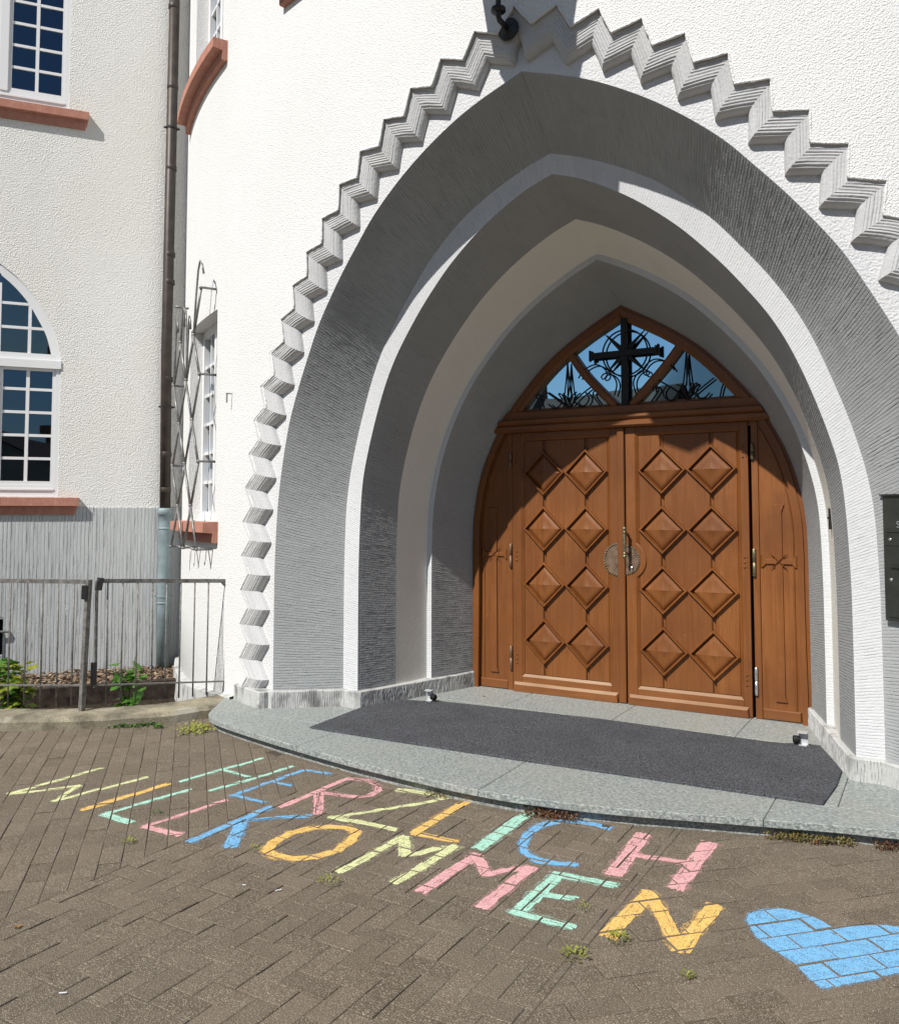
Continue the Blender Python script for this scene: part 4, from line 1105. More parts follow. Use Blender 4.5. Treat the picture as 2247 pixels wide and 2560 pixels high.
for _ in range(2600):
    t = random.uniform(-3.2, .35); d = random.uniform(0.02, .95); c = Vector(wp(t, -.142 + random.uniform(0, .03) + .03 * random.random() * (1 - d), d))
    e = Matrix.Rotation(random.uniform(0, 6.28), 3, 'Z') @ Matrix.Rotation(random.uniform(-.5, .5), 3, 'X') @ Matrix.Rotation(random.uniform(-.5, .5), 3, 'Y')
    l, w_, h = random.uniform(.012, .035), random.uniform(.006, .014), random.uniform(.002, .006)
    ch.obox(c, e @ Vector((l, 0, 0)), e @ Vector((0, w_, 0)), e @ Vector((0, 0, h)), 0, random.random())
o = obj('bark_mulch', ch, 'bark_chips'); tag(o, 'brown bark chips covering the bed beside the wall', 'bark mulch', None, 'stuff')

# ------------------------------------------------------------------ left wing
wing = thing('wing_building', 'cream rendered wing with grey combed base and white barred windows', 'building', wp(-1.8, 0))
PT = 1.573
WC = -1.80
arch = [(.6, 3.02), (.592, 3.13), (.535, 3.355), (.44, 3.55), (.335, 3.725), (.18, 3.90), (.0, 4.045)]
arc2, _ = smooth_curve(arch, 18)
lw = [(WC - .6, 1.672), (WC + .6, 1.672)] + [(WC + a[0], a[1]) for a in arc2] + [(WC - a[0], a[1]) for a in arc2[-2::-1]]
uw = [(WC - .615, 5.722), (WC + .615, 5.722), (WC + .615, 7.7), (WC - .615, 7.7)]
ow_ = [(-9, PT - .05), (.62, PT - .05), (.62, 9.5), (-9, 9.5)]
mb = cdt_wall(ow_, [lw, uw], .5, lambda t, z: wp(t, z), (-9, .62), (PT, 9.5))
for f in mb.f:
    p = [Vector(mb.v[i]) for i in f]
    if (p[1] - p[0]).cross(p[2] - p[0]).dot(WN) < 0: f.reverse()
obj('wall', mb, 'plaster_cream', wing)
# combed plinth with cellar opening
ts = np.unique(np.r_[np.arange(-3.6, .30, .0045), [-9, -6]]); zs = np.r_[np.arange(-.3, PT, .05), PT - .004, PT]
A = np.zeros((len(ts), len(zs), 3))
TT, ZZ = np.meshgrid(ts, zs, indexing='ij')
H = comb(TT, ZZ * .35, .034, .0042, 90, .22, .14) + .006
H[:, -1] = -.004
A[..., 0] = W0.x + WE.x * TT + WN.x * H; A[..., 1] = W0.y + WE.y * TT + WN.y * H; A[..., 2] = ZZ + np.where(ZZ > PT - .01, .010 * (vnoise(TT * 40, ZZ * 0, 3) - .5), 0)
tm = (ts[:-1] + ts[1:]) / 2; zm = (zs[:-1] + zs[1:]) / 2
mask = ~(((tm[:, None] > -2.4) & (tm[:, None] < -1.665)) & ((zm[None, :] > .08) & (zm[None, :] < .47)))
mb = MB(); mb.grid(A, mask, flip=False); obj('plinth', mb, 'wing_plinth_paint', wing, True)
cel = part_empty('cellar_window', wp(-2.0, .1), wing)
mb = MB()
t0, t1, z0, z1 = -2.4, -1.665, .08, .47
for p in (((t0, z0), (t0, z1)), ((t1, z1), (t1, z0)), ((t0, z1), (t1, z1)), ((t1, z0), (t0, z0))):
    (a, b), (c, d_) = p; mb.add([wp(a, b, .01), wp(c, d_, .01), wp(c, d_, -.2), wp(a, b, -.2)], [(0, 1, 2, 3)])
mb.add([wp(t0, z0, -.2), wp(t1, z0, -.2), wp(t1, z1, -.2), wp(t0, z1, -.2)], [(0, 1, 2, 3)]); obj('niche', mb, 'interior_dark', cel)
for k in range(5):
    t = -1.72 - .11 * k; mb = MB(); mb.tube([wp(t, .06, .045), wp(t, .36, .045), wp(t - .02, .41, .045), wp(t - .05, .42, .045)], .008, 6); obj('bar', mb, 'galvanised', cel, True)
mb = MB(); mb.tube([wp(-2.45, .33, .05), wp(-1.68, .33, .05), wp(-1.62, .325, .03), wp(-1.60, .32, .0)], .012, 6); obj('cross_bar', mb, 'galvanised', cel, True)
# windows
def wwin(kind):
    win = part_empty('window', wp(WC, 1.67 if kind == 'low' else 5.72), wing)
    zb = 1.672 if kind == 'low' else 5.722; hw = .6 if kind == 'low' else .615; dep = -.075
    def B(name, t0, z0, t1, z1, d0, d1, mat='white_frame', par=win):
        m = MB(); m.obox(Vector(wp((t0 + t1) / 2, (z0 + z1) / 2, (d0 + d1) / 2)), WE * (t1 - t0) / 2, Vector((0, 0, (z1 - z0) / 2)), WN * (d1 - d0) / 2); return obj(name, m, mat, par)
    ztop = 2.985 if kind == 'low' else 7.7
    # plaster return
    m = MB(); loop = lw if kind == 'low' else uw; n = len(loop)
    m.add([wp(t, z, 0) for t, z in loop] + [wp(t, z, dep - .03) for t, z in loop], [(i, i + n, (i + 1) % n + n, (i + 1) % n) for i in range(n)]); obj('reveal', m, 'white_frame', win)
    B('frame', WC + hw - .045, zb, WC + hw - .0, ztop, dep, -.012); B('frame', WC - hw + .0, zb, WC - hw + .045, ztop, dep, -.012)
    B('frame', WC - hw + .045, zb, WC + hw - .045, zb + .115, dep, -.016); B('drip_rail', WC - hw + .04, zb + .062, WC + hw - .04, zb + .078, -.016, -.004)
    B('mullion', WC - .038, zb + .115, WC + .038, ztop, dep + .01, -.006)
    cols = [(WC - .555, WC - .308), (WC - .278, WC - .038), (WC + .038 + .032, WC + .305), (WC + .340, WC + .578 - .025)]
    rows_ = 5 if kind == 'low' else 8
    z0 = zb + .150; zp = .236
    if kind == 'low': tops = 2.965
    for sx in (-1, 1):
        a, b = sorted((WC + sx * .038, WC + sx * (hw - .045)))
        B('sash', a, zb + .115, b, zb + .155, dep + .012, -.022)
        B('sash', a, zb + .155, a + .032, ztop, dep + .012, -.022); B('sash', b - .032, zb + .155, b, ztop, dep + .012, -.022)
        m_ = (a + b) / 2; B('glazing_bar', m_ - .016, zb + .155, m_ + .016, ztop, dep + .015, -.030)
        for r in range(1, rows_):
            z = zb + .150 + zp * r; B('glazing_bar', a + .032, z - .014, b - .032, z + .014, dep + .015, -.032)
        if kind == 'low': B('sash', a + .032, ztop - .028, b - .032, ztop, dep + .012, -.023)
        ntop = ztop - (.028 if kind == 'low' else 0)
        for c0, c1 in ((a + .032, m_ - .016), (m_ + .016, b - .032)):
            for r in range(rows_):
                za = zb + .150 + zp * r + (.014 if r else .005); zc = min(ntop, zb + .150 + zp * (r + 1) - .014)
                if zc - za < .05: continue
                m = MB(); tl = random.uniform(-.0006, .0006); tz = random.uniform(-.0006, .0006)
                m.add([wp(c0 - .005, za - .005, dep + .030 + tl + tz), wp(c1 + .005, za - .005, dep + .030 - tl + tz), wp(c1 + .005, zc + .005, dep + .030 - tl - tz), wp(c0 - .005, zc + .005, dep + .030 + tl - tz)], [(0, 1, 2, 3)]); obj('pane', m, 'glass_clear', win)
    if kind == 'low':
        B('transom', WC - hw - .002, 2.985, WC + hw + .002, 3.065, dep, .012); B('transom', WC - hw + .02, 3.065, WC + hw - .02, 3.135, dep, -.016)
        # pointed light: frame follows the arch
        m = MB(); c, _ = smooth_curve(arch, 26); t_ = np.gradient(c, axis=0); t_ /= np.linalg.norm(t_, axis=1, keepdims=True); inn = c - np.c_[t_[:, 1], -t_[:, 0]] * .085
        for sx in (-1, 1):
            rr = [[wp(WC + sx * p[0], p[1], -.012), wp(WC + sx * max(q_[0], 0), q_[1], -.020), wp(WC + sx * max(q_[0], 0), q_[1], dep)] for p, q_ in zip(c, inn)]
            m.grid(np.array(rr), flip=(sx > 0))
        obj('arch_frame', m, 'white_frame', win)
        B('mullion', WC - .038, 3.135, WC + .038, 3.95, dep + .01, -.024)
        lim = lambda z: float(np.interp(z, inn[:, 1], inn[:, 0]))
        for sx in (-1, 1):
            for z in (3.395, 3.640):
                a, b = sorted((WC + sx * .038, WC + sx * (lim(z) + .02))); B('glazing_bar', a, z - .014, b, z + .014, dep + .015, -.028)
            xm = .30; a, b = sorted((WC + sx * (xm - .015), WC + sx * (xm + .015)))
            zlim = float(np.interp(xm, inn[::-1, 0], inn[::-1, 1])); B('glazing_bar', a, 3.135, b, zlim + .02, dep + .015, -.029)
        m = MB(); pts = [(WC + .53, 3.13)] + [(WC + max(p[0], 0) + .01, p[1]) for p in inn if p[1] > 3.14]; pts += [(2 * WC - p[0], p[1]) for p in pts[::-1][1:]]
        m.add([wp(t, z, dep + .012 + (z - 3.13) * .055) for t, z in pts], [tuple(range(len(pts)))]); obj('pane', m, 'glass_clear', win)
    # sandstone sill
    m = MB(); zt_ = zb - .006; e0, e1 = WC - (hw + .20), WC + (hw + .20)
    sec = [(-.06, 0), (.078, -.008), (.078, -.090), (.030, -.094), (.026, -.180), (-.02, -.180)]
    rws = []
    for k, (t, sc) in enumerate(((e0, 1), (e1, 1))): rws.append([wp(t + (0 if i < 3 else (.03 if k == 0 else -.03) + (.012 if k == 0 else -.012) * (i == 4)), zt_ + z, d) for i, (d, z) in enumerate(sec)])
    m.grid(np.array(rws), flip=True); m.add(rws[0], [tuple(range(6))[::-1]]); m.add(rws[1], [tuple(range(6))]); obj('window_sill', m, 'red_sandstone', win)
    return win
wwin('low'); wwin('up')
for z0, z1 in ((.9, 4.3), (4.9, 8.2)):
    mb = MB(); c = [(WC - 2.2, z0, -.11), (WC + 1.9, z0, -.11), (WC + 1.9, z1, -.11), (WC - 2.2, z1, -.11)]
    v = [wp(*p) for p in c] + [wp(p[0], p[1], -3.2) for p in c]
    mb.add(v, [(4, 5, 6, 7), (0, 1, 5, 4), (1, 2, 6, 5), (2, 3, 7, 6), (3, 0, 4, 7)]); obj('room', mb, 'room_wall', wing)
for t, z, d in ((WC + .72, 3.35, -1.5), (WC + .75, 7.15, -1.4)):
    pn = thing('pendant_lamp', 'pale pendant lamp behind the panes of the ' + ('pointed' if z < 5 else 'upper') + ' wing window', 'lamp', wp(t, z, d))
    mb = MB(); mb.lathe(wp(t, z, d), (0, 0, 1), [(0, .02), (.01, .20), (.05, .22), (.10, .17), (.14, .05), (.16, .02)], 20); obj('lamp_shade', mb, 'lamp_shade', pn, True)
    mb = MB(); mb.tube([wp(t, z + .15, d), wp(t, z + .75, d)], .006, 6); obj('cable', mb, 'black_iron', pn)

# downpipe in the corner
dp = thing('downpipe', 'brown rainwater downpipe with a thicker grey foot in the wall corner', 'downpipe', wp(-.16, -.2, .09))
px_ = -.165
mb = MB(); mb.tube([wp(px_ + .02, 9.4, .09), wp(px_ - .01, 3.2, .09), wp(px_ + .005, 1.53, .09)], .055, 16); obj('upper_pipe', mb, 'pipe_brown', dp, True)
for z in (7.0, 6.1, 5.2, 4.25, 3.95, 2.9, 2.1, 1.72):
    mb = MB(); mb.lathe(wp(px_ + .004, z, .09), (0, 0, 1), [(0, .0555), (.004, .0585), (.05, .0585), (.054, .0555)], 16); obj('joint', mb, 'pipe_brown', dp, True)
mb = MB(); mb.lathe(wp(px_ + .005, -.2, .09), (0, 0, 1), [(0, .062), (.95, .064), (1.60, .064), (1.68, .064), (1.685, .075), (1.735, .075), (1.745, .07), (1.755, .06)], 18); obj('lower_pipe', mb, 'pipe_grey', dp, True)
for z in (.55, 1.33):
    mb = MB(); mb.lathe(wp(px_ + .005, z, .09), (0, 0, 1), [(0, .065), (.003, .069), (.018, .069), (.021, .065)], 18); obj('joint', mb, 'pipe_grey', dp, True)
for z in (5.66, 2.62, .62):
    mb = MB(); r_ = .062 if z > 1 else .07; mb.lathe(wp(px_ + .004, z, .09), (0, 0, 1), [(0, r_ - .004), (.0, r_), (.022, r_), (.022, r_ - .004)], 16); mb.bar(wp(px_ + .004 - r_ - .02, z + .011, .09), wp(px_ + .004 + r_ + .02, z + .011, .09), .012, .018); mb.bar(wp(px_, z + .011, .09 - r_), wp(px_, z + .011, 0), .014, .014); obj('bracket', mb, 'black_iron' if z > 1 else 'pipe_grey', dp)

# ------------------------------------------------------------------ window grille on the tower
ga = math.asin(-3.105 / RW); gn = Vector((math.sin(ga), -math.cos(ga), 0)); gt = Vector((math.cos(ga), math.sin(ga), 0)); gc = Vector(cyl(ga, 0, RW + .125))
def gp_(t, z, d=0): return gc + gt * t + gn * d + Vector((0, 0, z))
gr = thing('window_grille', 'galvanised lattice grille with hooked tops before the narrow tower window', 'window grille', gp_(-.4, 1.2))
zc_ = [3.38, 2.655, 1.93, 1.205]; hpz = .3625; tcol = [-.04, -.235, -.43, -.625, -.82]
def gbar(pts, r=.0105): mb = MB(); mb.tube(pts, r, 7); obj('bar', mb, 'galvanised', gr, True)
for ci in range(4):
    for k in range(7):
        z0 = 3.38 - hpz * k
        # diagonals alternate direction per cell
        if k < 6 and (ci == 0 or k > 0):
            if (ci + k) % 2 == 0: gbar([gp_(tcol[ci], z0), gp_(tcol[ci + 1], z0 - hpz)])
            else: gbar([gp_(tcol[ci], z0 - hpz, .006), gp_(tcol[ci + 1], z0, .006)])
for z in zc_:
    gbar([gp_(tcol[0], z), gp_(tcol[0] + .01, z + .0, -.02), gp_(tcol[0] + .012, z, -.16)])
    gbar([gp_(tcol[4], z), gp_(tcol[4] - .01, z, -.12)])
for t in (-.235, -.625): gbar([gp_(t, 1.215), gp_(t + .02, 1.20, -.02), gp_(t + .03, 1.20, -.16)])
def hook(t, z, dt, h): gbar([gp_(t, z), gp_(t + dt * .35, z + h * .5), gp_(t + dt * .75, z + h * .87), gp_(t + dt * 1.15, z + h), gp_(t + dt * 1.6, z + h * .93), gp_(t + dt * 1.95, z + h * .78)], .009)
hook(-.235, 3.0175, .13, .60); hook(-.43, 2.655, -.05, .62); hook(-.43, 2.655, .05, .55); hook(-.625, 3.0175, .06, .30); hook(-.82, 2.655, .05, .6)
for ci in range(5):
    for k in range(8):
        if (ci + k) % 2 == 0 and k < 7 and (ci == 0 or k > 0):
            mb = MB(); mb.lathe(gp_(tcol[ci], 3.38 - hpz * k - .012, .004), (0, 0, 1), [(0, .010), (.004, .016), (.020, .016), (.024, .010)], 8); obj('collar', mb, 'galvanised', gr, True)

# small hook on the tower wall
hk = Vector(cyl(math.asin(-2.765 / RW), 2.45)); hn = Vector((hk.x, hk.y - CYW, 0)).normalized(); ht = Vector((-hn.y, hn.x, 0))
mb = MB(); mb.bar(hk + hn * .0, hk + hn * .05, .008, .008); mb.bar(hk + hn * .044 + Vector((0, 0, .004)), hk + hn * .044 - Vector((0, 0, .075)), .009, .009)
o = obj('wall_hook', mb, 'galvanised'); tag(o, 'small grey metal hook on the white tower wall left of the zigzag', 'hook')

# ------------------------------------------------------------------ fence and gate
def fence_run(root, A, B, ztopA, ztopB, zlowA, zlowB, zfootA, zfootB, fr):
    A, B = Vector((*A, 0)), Vector((*B, 0)); d = (B - A).normalized()
    P = lambda f, z: Vector((A.x + (B.x - A.x) * f, A.y + (B.y - A.y) * f, z))
    L = lambda a, b, f: a + (b - a) * f
    mb = MB(); mb.bar(P(0, ztopA), P(1, ztopB), .012, .030); obj('top_rail', mb, 'fence_metal', root)
    mb = MB(); mb.bar(P(0, zlowA), P(1, zlowB), .024, .010); obj('bottom_rail', mb, 'fence_metal', root)
    for f in fr:
        mb = MB(); lean = random.uniform(-.006, .006); q = P(f, L(zfootA, zfootB, f) + random.uniform(.0, .02)); q += d * lean
        mb.tube([q, P(f, L(ztopA, ztopB, f) - .012)], .0062, 6); obj('rod', mb, 'fence_metal', root, True)
PO = (-3.30, -2.17); CO = (-2.845, -1.237); LE = (-5.0, -3.20)
ft = thing('metal_fence', 'grey bar fence with a square post at the left on the kerb', 'fence', (PO[0], PO[1], .08))
nL = 17; Lf = math.hypot(LE[0] - PO[0], LE[1] - PO[1]); fr = [(.09 + .114 * k) / Lf for k in range(nL) if (.09 + .114 * k) < Lf]
fence_run(ft, PO, LE, 1.005, 1.03, .262, .275, .10, .11, fr)
mb = MB(); mb.bar((PO[0] - .012, PO[1] - .01, .075), (PO[0] + .012, PO[1] + .008, 1.02), .034, .034); obj('post', mb, 'fence_metal', ft)
mb = MB(); mb.bar((PO[0] + .005, PO[1] - .02, .88), (PO[0] + .008, PO[1] - .02, .98), .05, .02); obj('catch_plate', mb, 'black_iron', ft)
gate = thing('metal_gate', 'grey bar gate between the fence post and the white tower wall', 'gate', (CO[0], CO[1], .08))
Lg = math.hypot(CO[0] - PO[0], CO[1] - PO[1]); g0 = (PO[0] + .035, PO[1] + .06)
fence_run(gate, g0, CO, 1.008, .965, .255, .177, .11, .075, [(.075 + .108 * k) / (Lg - .06) for k in range(8)])
mb = MB(); mb.bar((g0[0], g0[1], .24), (g0[0], g0[1], 1.01), .012, .02); obj('stile', mb, 'fence_metal', gate)
mb = MB(); mb.bar((CO[0], CO[1], .10), (CO[0] + .012, CO[1] + .012, .98), .02, .03); obj('stile', mb, 'fence_metal', gate)
mb = MB(); mb.bar((g0[0] + .008, g0[1] + .005, .94), (g0[0] + .012, g0[1] + .02, 1.03), .04, .03); obj('latch', mb, 'black_iron', gate)
mb = MB(); mb.bar((g0[0] - .004, g0[1] - .01, .26), (g0[0] - .004, g0[1] - .01, .42), .03, .03); obj('hinge', mb, 'black_iron', gate)
mb = MB(); mb.bar((CO[0] - .01, CO[1] - .01, .93), (CO[0] - .02, CO[1] - .04, .965), .03, .012); obj('corner_plate', mb, 'fence_metal', gate)

# ------------------------------------------------------------------ letterbox, wall plate, door stops
A2, B2 = Vector((2.185, -1.42, 0)), Vector((1.78, -1.108, 0)); ax_ = (A2 - B2).normalized(); an = Vector((-ax_.y, ax_.x, 0))
if an.y > 0: an = -an
if an.x > 0: an = Vector((ax_.y, -ax_.x, 0)) if Vector((ax_.y, -ax_.x, 0)).x < 0 else an
def lp(u, z, d=0): return B2 + ax_ * u + an * d + Vector((0, 0, z))
lb = thing('letterbox', 'dark grey metal letterbox mounted on the right outer jamb', 'letterbox', lp(.26, .95))
def lbox(name, u0, u1, z0, z1, d0, d1, m='letterbox_metal'):
    mb = MB(); mb.obox(lp((u0 + u1) / 2, (z0 + z1) / 2, (d0 + d1) / 2), ax_ * (u1 - u0) / 2, Vector((0, 0, (z1 - z0) / 2)), an * (d1 - d0) / 2); return obj(name, mb, m, lb)
u0, u1 = .055, .455
lbox('case', u0, u1, .945, 1.595, .0, .032); lbox('hood', u0 - .01, u1 + .01, 1.595, 1.603, .0, .045)
lbox('name_plate', u0 + .022, u1 - .022, 1.405, 1.575, .032, .036)
lbox('bell_panel', u0 + .006, u1 - .006, 1.335, 1.40, .032, .035); lbox('lower_door', u0 + .022, u1 - .022, .965, 1.325, .032, .037); lbox('flap', u0 + .05, u1 - .05, 1.235, 1.305, .037, .041); lbox('flap_edge', u0 + .05, u1 - .05, 1.222, 1.234, .037, .048)
for z in (1.366, 1.158):
    mb = MB(); mb.lathe(lp(u0 + .045, z, .035), an, [(0, .009), (.004, .009), (.006, .006)], 12); obj('button', mb, 'bright_metal', lb, True)
fc = bpy.data.curves.new('lettering', 'FONT'); fc.body = 'Sc'; fc.size = .05; fc.extrude = .0012
to = bpy.data.objects.new('t', fc); COL.objects.link(to)
dg = bpy.context.evaluated_depsgraph_get(); tm_ = bpy.data.meshes.new_from_object(to.evaluated_get(dg)); bpy.data.objects.remove(to)
tm_.materials.clear(); tm_.materials.append(M_('bright_metal'))
mtx = Matrix((( ax_.x, 0, an.x, 0), (ax_.y, 0, an.y, 0), (0, 1, 0, 0), (0, 0, 0, 1)))
tm_.transform(Matrix.Translation(lp(u0 + .085, 1.428, .038)) @ mtx); link('lettering', tm_, lb)
c0, c1 = Vector((1.512, -.69, 0)), Vector((1.54, -.79, 0)); dd_ = (c1 - c0).normalized(); nb_ = Vector((dd_.y, -dd_.x, 0)); nb_ = nb_ if nb_.x < 0 else -nb_
mb = MB(); mb.obox(Vector((1.512, -.73, 1.47)), dd_ * .012, nb_ * .016, Vector((0, 0, .062))); mb.obox(Vector((1.508, -.715, 1.475)), dd_ * .012, nb_ * .02, Vector((0, 0, .006)))
o = obj('wall_plate', mb, 'black_iron'); tag(o, 'thin black metal plate on the right inner jamb', 'metal plate')
for nm, (x, y), sx, lab in (('door_stop', (-1.275, -.70), 1, 'metal door stop with black rubber on the left of the landing'), ('door_stop', (1.31, -.585), -1, 'metal door stop with black rubber on the right of the landing')):
    st = thing(nm, lab, 'door stop', (x, y, ZL), 'door stops on the landing')
    mb = MB(); mb.box((x - .022, y - .035, ZL + .012), (x + .022, y + .03, ZL + .018)); mb.box((x - .028, y - .006, ZL + .012), (x + .028, y + .0, ZL + .095)); mb.box((x - .028, y - .045, ZL + .089), (x + .028, y - .006, ZL + .095)); obj('bracket', mb, 'stop_metal', st)
    mb = MB(); mb.lathe((x + sx * .018, y - .012, ZL + .045), (sx, -.25, 0), [(0, .02), (.004, .023), (.035, .023), (.04, .018), (.04, .0)], 14); obj('rubber_buffer', mb, 'rubber', st, True)

# ------------------------------------------------------------------ bracket lantern over the arch
ln = thing('bracket_lantern', 'black iron wall lantern on a bent bracket above the arch point', 'lantern', (-.044, -1.85, 4.32))
yw = -1.754 - .085
mb = MB(); mb.lathe((-.044, yw - .002, 4.335), (0, -1, 0), [(0, .066), (.010, .066), (.016, .058), (.016, .03), (.024, .024)], 24); obj('wall_rose', mb, 'black_iron', ln, True)
mb = MB(); mb.tube([(-.044, yw, 4.335), (-.044, -1.958, 4.332), (-.044, -1.972, 4.345), (-.044, -1.974, 4.47), (-.044, -1.985, 4.49), (-.044, -2.12, 4.53), (-.044, -2.35, 4.85), (-.044, -2.45, 5.4), (-.044, -2.55, 5.95), (-.03, -2.56, 5.75)], .0165, 12); obj('arm', mb, 'black_iron', ln, True)
mb = MB(); mb.lathe((-.044, -1.973, 4.372), (0, 0, 1), [(0, .02), (.003, .043), (.020, .043), (.023, .02)], 20); obj('collar', mb, 'black_iron', ln, True)
lx, ly = -.03, -2.56
mb = MB(); mb.lathe((lx, ly, 4.84), (0, 0, 1), [(0, .002), (.05, .012), (.07, .03), (.09, .012), (.12, .05), (.15, .26), (.17, .27)], 8); obj('finial', mb, 'black_iron', ln)
mb = MB(); mb.lathe((lx, ly, 5.01), (0, 0, 1), [(0, .25), (.5, .33)], 8); obj('lamp_glass', mb, 'lamp_glass', ln)
mb = MB(); mb.lathe((lx, ly, 5.51), (0, 0, 1), [(0, .38), (.03, .38), (.10, .28), (.22, .10), (.26, .03)], 8); obj('roof', mb, 'black_iron', ln)
for k in range(8):
    a = 2 * PI * (k) / 8 + PI / 2; mb = MB(); mb.bar((lx + .252 * math.cos(a), ly + .252 * math.sin(a), 5.01), (lx + .333 * math.cos(a), ly + .333 * math.sin(a), 5.51), .016, .016); obj('glazing_bar', mb, 'black_iron', ln)

# ------------------------------------------------------------------ plants
def leaf_mesh(name, lobes, mat):
    """flat-ish lobed leaf, 1 unit long, stalk at origin, along +x"""
    pts = []
    n = len(lobes)
    for i, (a, r) in enumerate(lobes): pts.append((.45 + r * math.cos(a), r * math.sin(a), .06 * math.sin(a * 2)))
    vs = [(.45, 0, .05)] + pts; fs = [(0, i + 1, (i + 1) % n + 1) for i in range(n)]
    me = bpy.data.meshes.new(name); me.from_pydata(vs, [], fs); me.materials.append(M_(mat)); return me
def lob(k, deep): 
    out = []
    for i in range(2 * k): out.append((PI * 2 * i / (2 * k) , .55 if i % 2 == 0 else .55 * deep))
    return out
oval = [(a, (.52 * (1 - .38 * abs(math.sin(a))) )) for a in np.linspace(0, 2 * PI, 11)[:-1]]
LM = {'maple': leaf_mesh('leaf', lob(5, .55), 'leaf_yellow'), 'maple_g': leaf_mesh('leaf', lob(5, .55), 'leaf_green'), 'oval': leaf_mesh('leaf', oval, 'leaf_green')}
def bush(label, loc, stems, nleaf, size, kinds, name='leafy_plant', h=.35, spread=.12):
    t = thing(name, label, 'plant', loc)
    L = Vector(loc)
    for s_ in range(stems):
        top = Vector((random.uniform(-spread, spread), random.uniform(-spread, spread), h * random.uniform(.75, 1.0)))
        mb = MB(); mb.tube([L, L + top * .5 + Vector((random.uniform(-.02, .02), 0, 0)), L + top], [.005, .004, .002], 5); obj('stem', mb, 'leaf_green', t)
        for k in range(nleaf):
            f = random.uniform(.12, 1.0); p = top * f; a = random.uniform(0, 2 * PI)
            o = bpy.data.objects.new('leaf', LM[random.choice(kinds)]); COL.objects.link(o); o.parent = t; o.location = p
            o.rotation_euler = (random.uniform(-.5, .5), random.uniform(-.2, .9), a); sc = size * random.uniform(.6, 1.15); o.scale = (sc, sc, sc)
bush('bright yellow green broad leaved plant behind the fence at the far left', (-4.28, -2.02, -.12), 7, 16, .115, ['maple', 'maple', 'maple_g'], h=.50, spread=.20)
bush('young green leafy plant behind the gate rods', (-3.52, -1.62, -.13), 5, 11, .105, ['oval', 'oval', 'maple_g'], h=.50, spread=.13)
def weed(name, label, c, r, n, size, mat, cat, group, up=.5, hh=.02, line=None):
    mb = MB()
    for k in range(n):
        a = random.uniform(0, 2 * PI); q = r * math.sqrt(random.random())
        if line: f = random.uniform(-1, 1); bx, by = c[0] + line[0] * f + random.gauss(0, r), c[1] + line[1] * f + random.gauss(0, r)
        else: bx, by = c[0] + q * math.cos(a), c[1] + q * math.sin(a)
        b = Vector((bx, by, random.uniform(0, hh))); d = Vector((math.cos(a), math.sin(a), random.uniform(.1, up) * 2)).normalized() * size * random.uniform(.5, 1.3)
        s_ = Vector((-d.y, d.x, 0)).normalized() * size * .28
        mb.add([b - s_ * .4, b + d * .5 - s_, b + d, b + d * .5 + s_, b + s_ * .4], [(0, 1, 2, 3, 4)])
    o = obj(name, mb, mat); tag(o, label, cat, group)
WG = 'weeds in the paving joints'
def weedS(*a): weed(*a); bpy.context.scene.collection.objects[-1]['kind'] = 'stuff'
weed('weed', 'tuft of green moss at the foot of the orange letter N', (1.045, -3.215), .040, 130, .010, 'leaf_weed', 'weed', WG)
weed('weed', 'dry grass tuft in the joint left of the letter N', (.955, -3.40), .045, 80, .013, 'leaf_weed', 'weed', WG)
weed('weed', 'single small green tuft on the paving below the letter N', (1.32, -3.335), .018, 60, .009, 'leaf_weed', 'weed', WG)
weed('weed', 'thin moss patch inside the mint letter E', (.86, -3.06), .03, 30, .009, 'leaf_weed', 'weed', WG)
weed('weed', 'thin dry grass below the orange letter O', (-.12, -3.37), .045, 60, .011, 'leaf_weed', 'weed', WG)
weed('weed', 'yellow green sprig below the lower mint letter L', (-1.17, -3.50), .028, 50, .012, 'leaf_weed', 'weed', WG)
weed('weed', 'little sprig on the lower foot of the mint letter L', (-1.36, -3.18), .018, 24, .010, 'leaf_green', 'weed', WG)
weed('weed', 'sparse grass right of the blue letter K', (-.62, -3.27), .035, 30, .010, 'leaf_weed', 'weed', WG)
weed('weed', 'flat green weed against the kerb foot', (-2.90, -2.075), .03, 170, .026, 'leaf_green', 'weed', WG, .4, .02, (.09, .08))
weed('weed', 'small green weed in the paving near the kerb end', (-2.70, -2.02), .03, 70, .020, 'leaf_green', 'weed', WG)
weed('weed', 'weeds and dry litter in the corner of kerb and granite landing', (-2.44, -1.92), .05, 200, .026, 'leaf_weed', 'weed', WG, .4, .02, (.06, -.06))
SG = 'stonecrop along the step'
weedS('stonecrop', 'dark red stonecrop at the step above the yellow letter Z', (-.28, -2.245), .015, 130, .012, 'leaf_sedum', 'stonecrop', SG, .9, .02, (.06, -.006))
weedS('stonecrop', 'thick reddish stonecrop patch at the step above the blue letter C', (.37, -2.235), .022, 520, .014, 'leaf_sedum', 'stonecrop', SG, .9, .035, (.13, .018))
weedS('stonecrop', 'long red and yellow stonecrop patch under the step at the right', (1.52, -1.925), .018, 520, .014, 'leaf_sedum', 'stonecrop', SG, .9, .03, (.16, .045))
weedS('stonecrop', 'small stonecrop clump at the right picture edge under the step', (1.83, -1.84), .018, 160, .013, 'leaf_sedum', 'stonecrop', SG, .9, .03, (.05, .02))
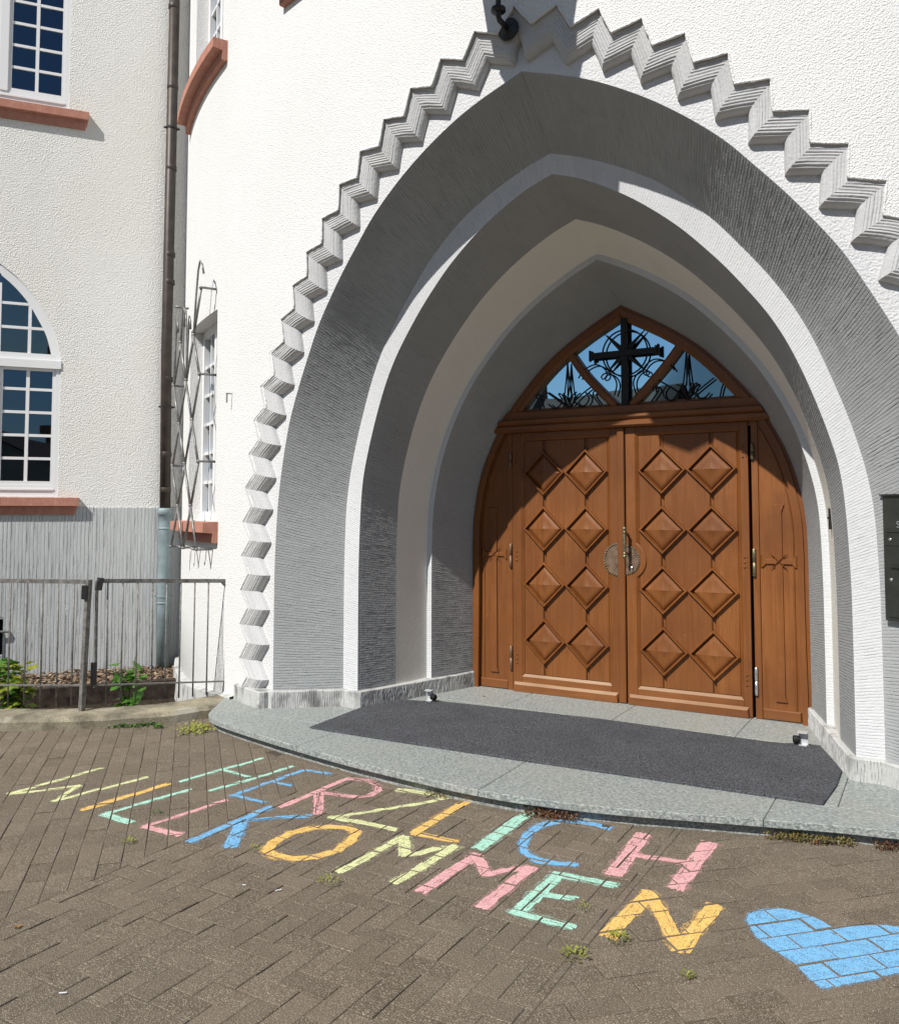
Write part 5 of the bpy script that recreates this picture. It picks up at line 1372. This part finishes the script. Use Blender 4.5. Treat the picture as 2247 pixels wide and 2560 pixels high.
def dry(label, x, y, z, s):
    mb = MB(); a = random.uniform(0, 6); pts = [(x + s * math.cos(a + t) * (1 if k % 2 else .6), y + s * math.sin(a + t) * (1 if k % 2 else .6), z + .004 + .006 * random.random()) for k, t in enumerate(np.linspace(0, 2 * PI, 9)[:-1])]
    mb.add([(x, y, z + .004)] + pts, [(0, i + 1, (i + 1) % 8 + 1) for i in range(8)]); o = obj('dry_leaf', mb, 'leaf_dry'); tag(o, label, 'leaf', 'dry leaves on the ground')
for (x, y), z, lab in (((-0.8613, -4.2309), 0, 'small orange dry leaf on the paving at the lower left'), ((0.9389, -1.9955), 0, 'dry leaf lying by the step left of the stonecrop'), ((-1.0236, -2.1411), 0, 'dry leaf near the step above the letter R')): dry(lab, x, y, z, .018)
dry('tiny dry leaf on the landing by the left jamb', -1.02, -.33, ZL, .014)
def litter(label, x, y, l, a):
    mb = MB(); d = Vector((math.cos(a), math.sin(a), 0)); mb.bar(Vector((x, y, .006)) - d * l, Vector((x, y, .007)) + d * l, .004, .002); o = obj('paper_scrap', mb, 'white_frame'); tag(o, label, 'litter', 'white scraps on the paving')
litter('white scrap below the letters K and O', -0.247, -3.5293, .013, .9); litter('tiny white scrap left of the other below the letter K', -0.3972, -3.563, .008, .2); litter('pale scrap in a joint at the lower left', -0.3413, -4.4141, .012, .6)

letters()

# ------------------------------------------------------------------ neighbouring houses behind the viewer (seen in the panes)
def house(label, c, ang, L, W_, eave, ridge):
    h = thing('neighbour_house', label, 'house', (c[0], c[1], -.2)); ca, sa = math.cos(ang), math.sin(ang)
    def P(u, v, z): return (c[0] + ca * u - sa * v, c[1] + sa * u + ca * v, z)
    mb = MB(); a = [P(-L, -W_, -.2), P(L, -W_, -.2), P(L, W_, -.2), P(-L, W_, -.2), P(-L, -W_, eave), P(L, -W_, eave), P(L, W_, eave), P(-L, W_, eave), P(-L, 0, ridge), P(L, 0, ridge)]
    mb.add(a, [(0, 1, 5, 4), (2, 3, 7, 6), (1, 2, 6, 9, 5), (3, 0, 4, 8, 7)]); obj('wall', mb, 'house_wall', h)
    mb = MB(); o = .4; k = (ridge - eave) / W_
    for s_ in (-1, 1):
        mb.add([P(-L - o, s_ * (W_ + o), eave - o * k + .1), P(L + o, s_ * (W_ + o), eave - o * k + .1), P(L + o, 0, ridge + .1), P(-L - o, 0, ridge + .1)], [(0, 1, 2, 3) if s_ < 0 else (3, 2, 1, 0)])
    obj('roof', mb, 'roof_tile', h)
    mb = MB(); mb.box((c[0] - .3, c[1] - .3, ridge - .8), (c[0] + .3, c[1] + .3, ridge + .9)); obj('chimney', mb, 'roof_tile', h)
    for s_ in (-1, 1):
        for u in np.linspace(-L * .7, L * .7, 4):
            for z in (1.0,):
                mb = MB(); v = s_ * (W_ + .01); mb.add([P(u - .5, v, z), P(u + .5, v, z), P(u + .5, v, z + 1.3), P(u - .5, v, z + 1.3)], [(0, 1, 2, 3)]); obj('window', mb, 'glass_window', h)
house('house with a brown tiled roof across the yard', (16, -20), math.radians(-20), 7, 4.5, 2.2, 4.3)
house('low house with a brown tiled roof behind the yard', (-12, -25), math.radians(12), 6, 4, 3.0, 6.0)
ct = thing('cypress_tree', 'slim dark cypress across the yard', 'tree', (4.3, -22, -.2))
mb = MB(); mb.tube([(4.3, -22, -.2), (4.3, -22, 9)], [.16, .03], 8); obj('trunk', mb, 'bark', ct)
mb = MB()
for _ in range(2500):
    z = random.uniform(.8, 9.6); r = .85 * math.sin(min(1, (9.8 - z) / 4) * PI / 2) * random.uniform(.5, 1.0); a = random.uniform(0, 6.283)
    c = Vector((4.3 + r * math.cos(a), -22 + r * math.sin(a), z)); u_ = Vector((random.uniform(-1, 1), random.uniform(-1, 1), random.uniform(-.3, 1))).normalized() * .16; v_ = Vector((random.uniform(-1, 1), random.uniform(-1, 1), random.uniform(-1, 1))).normalized() * .09
    mb.add([c - u_, c + v_, c + u_, c - v_], [(0, 1, 2, 3)])
obj('crown', mb, 'leaf_green', ct)
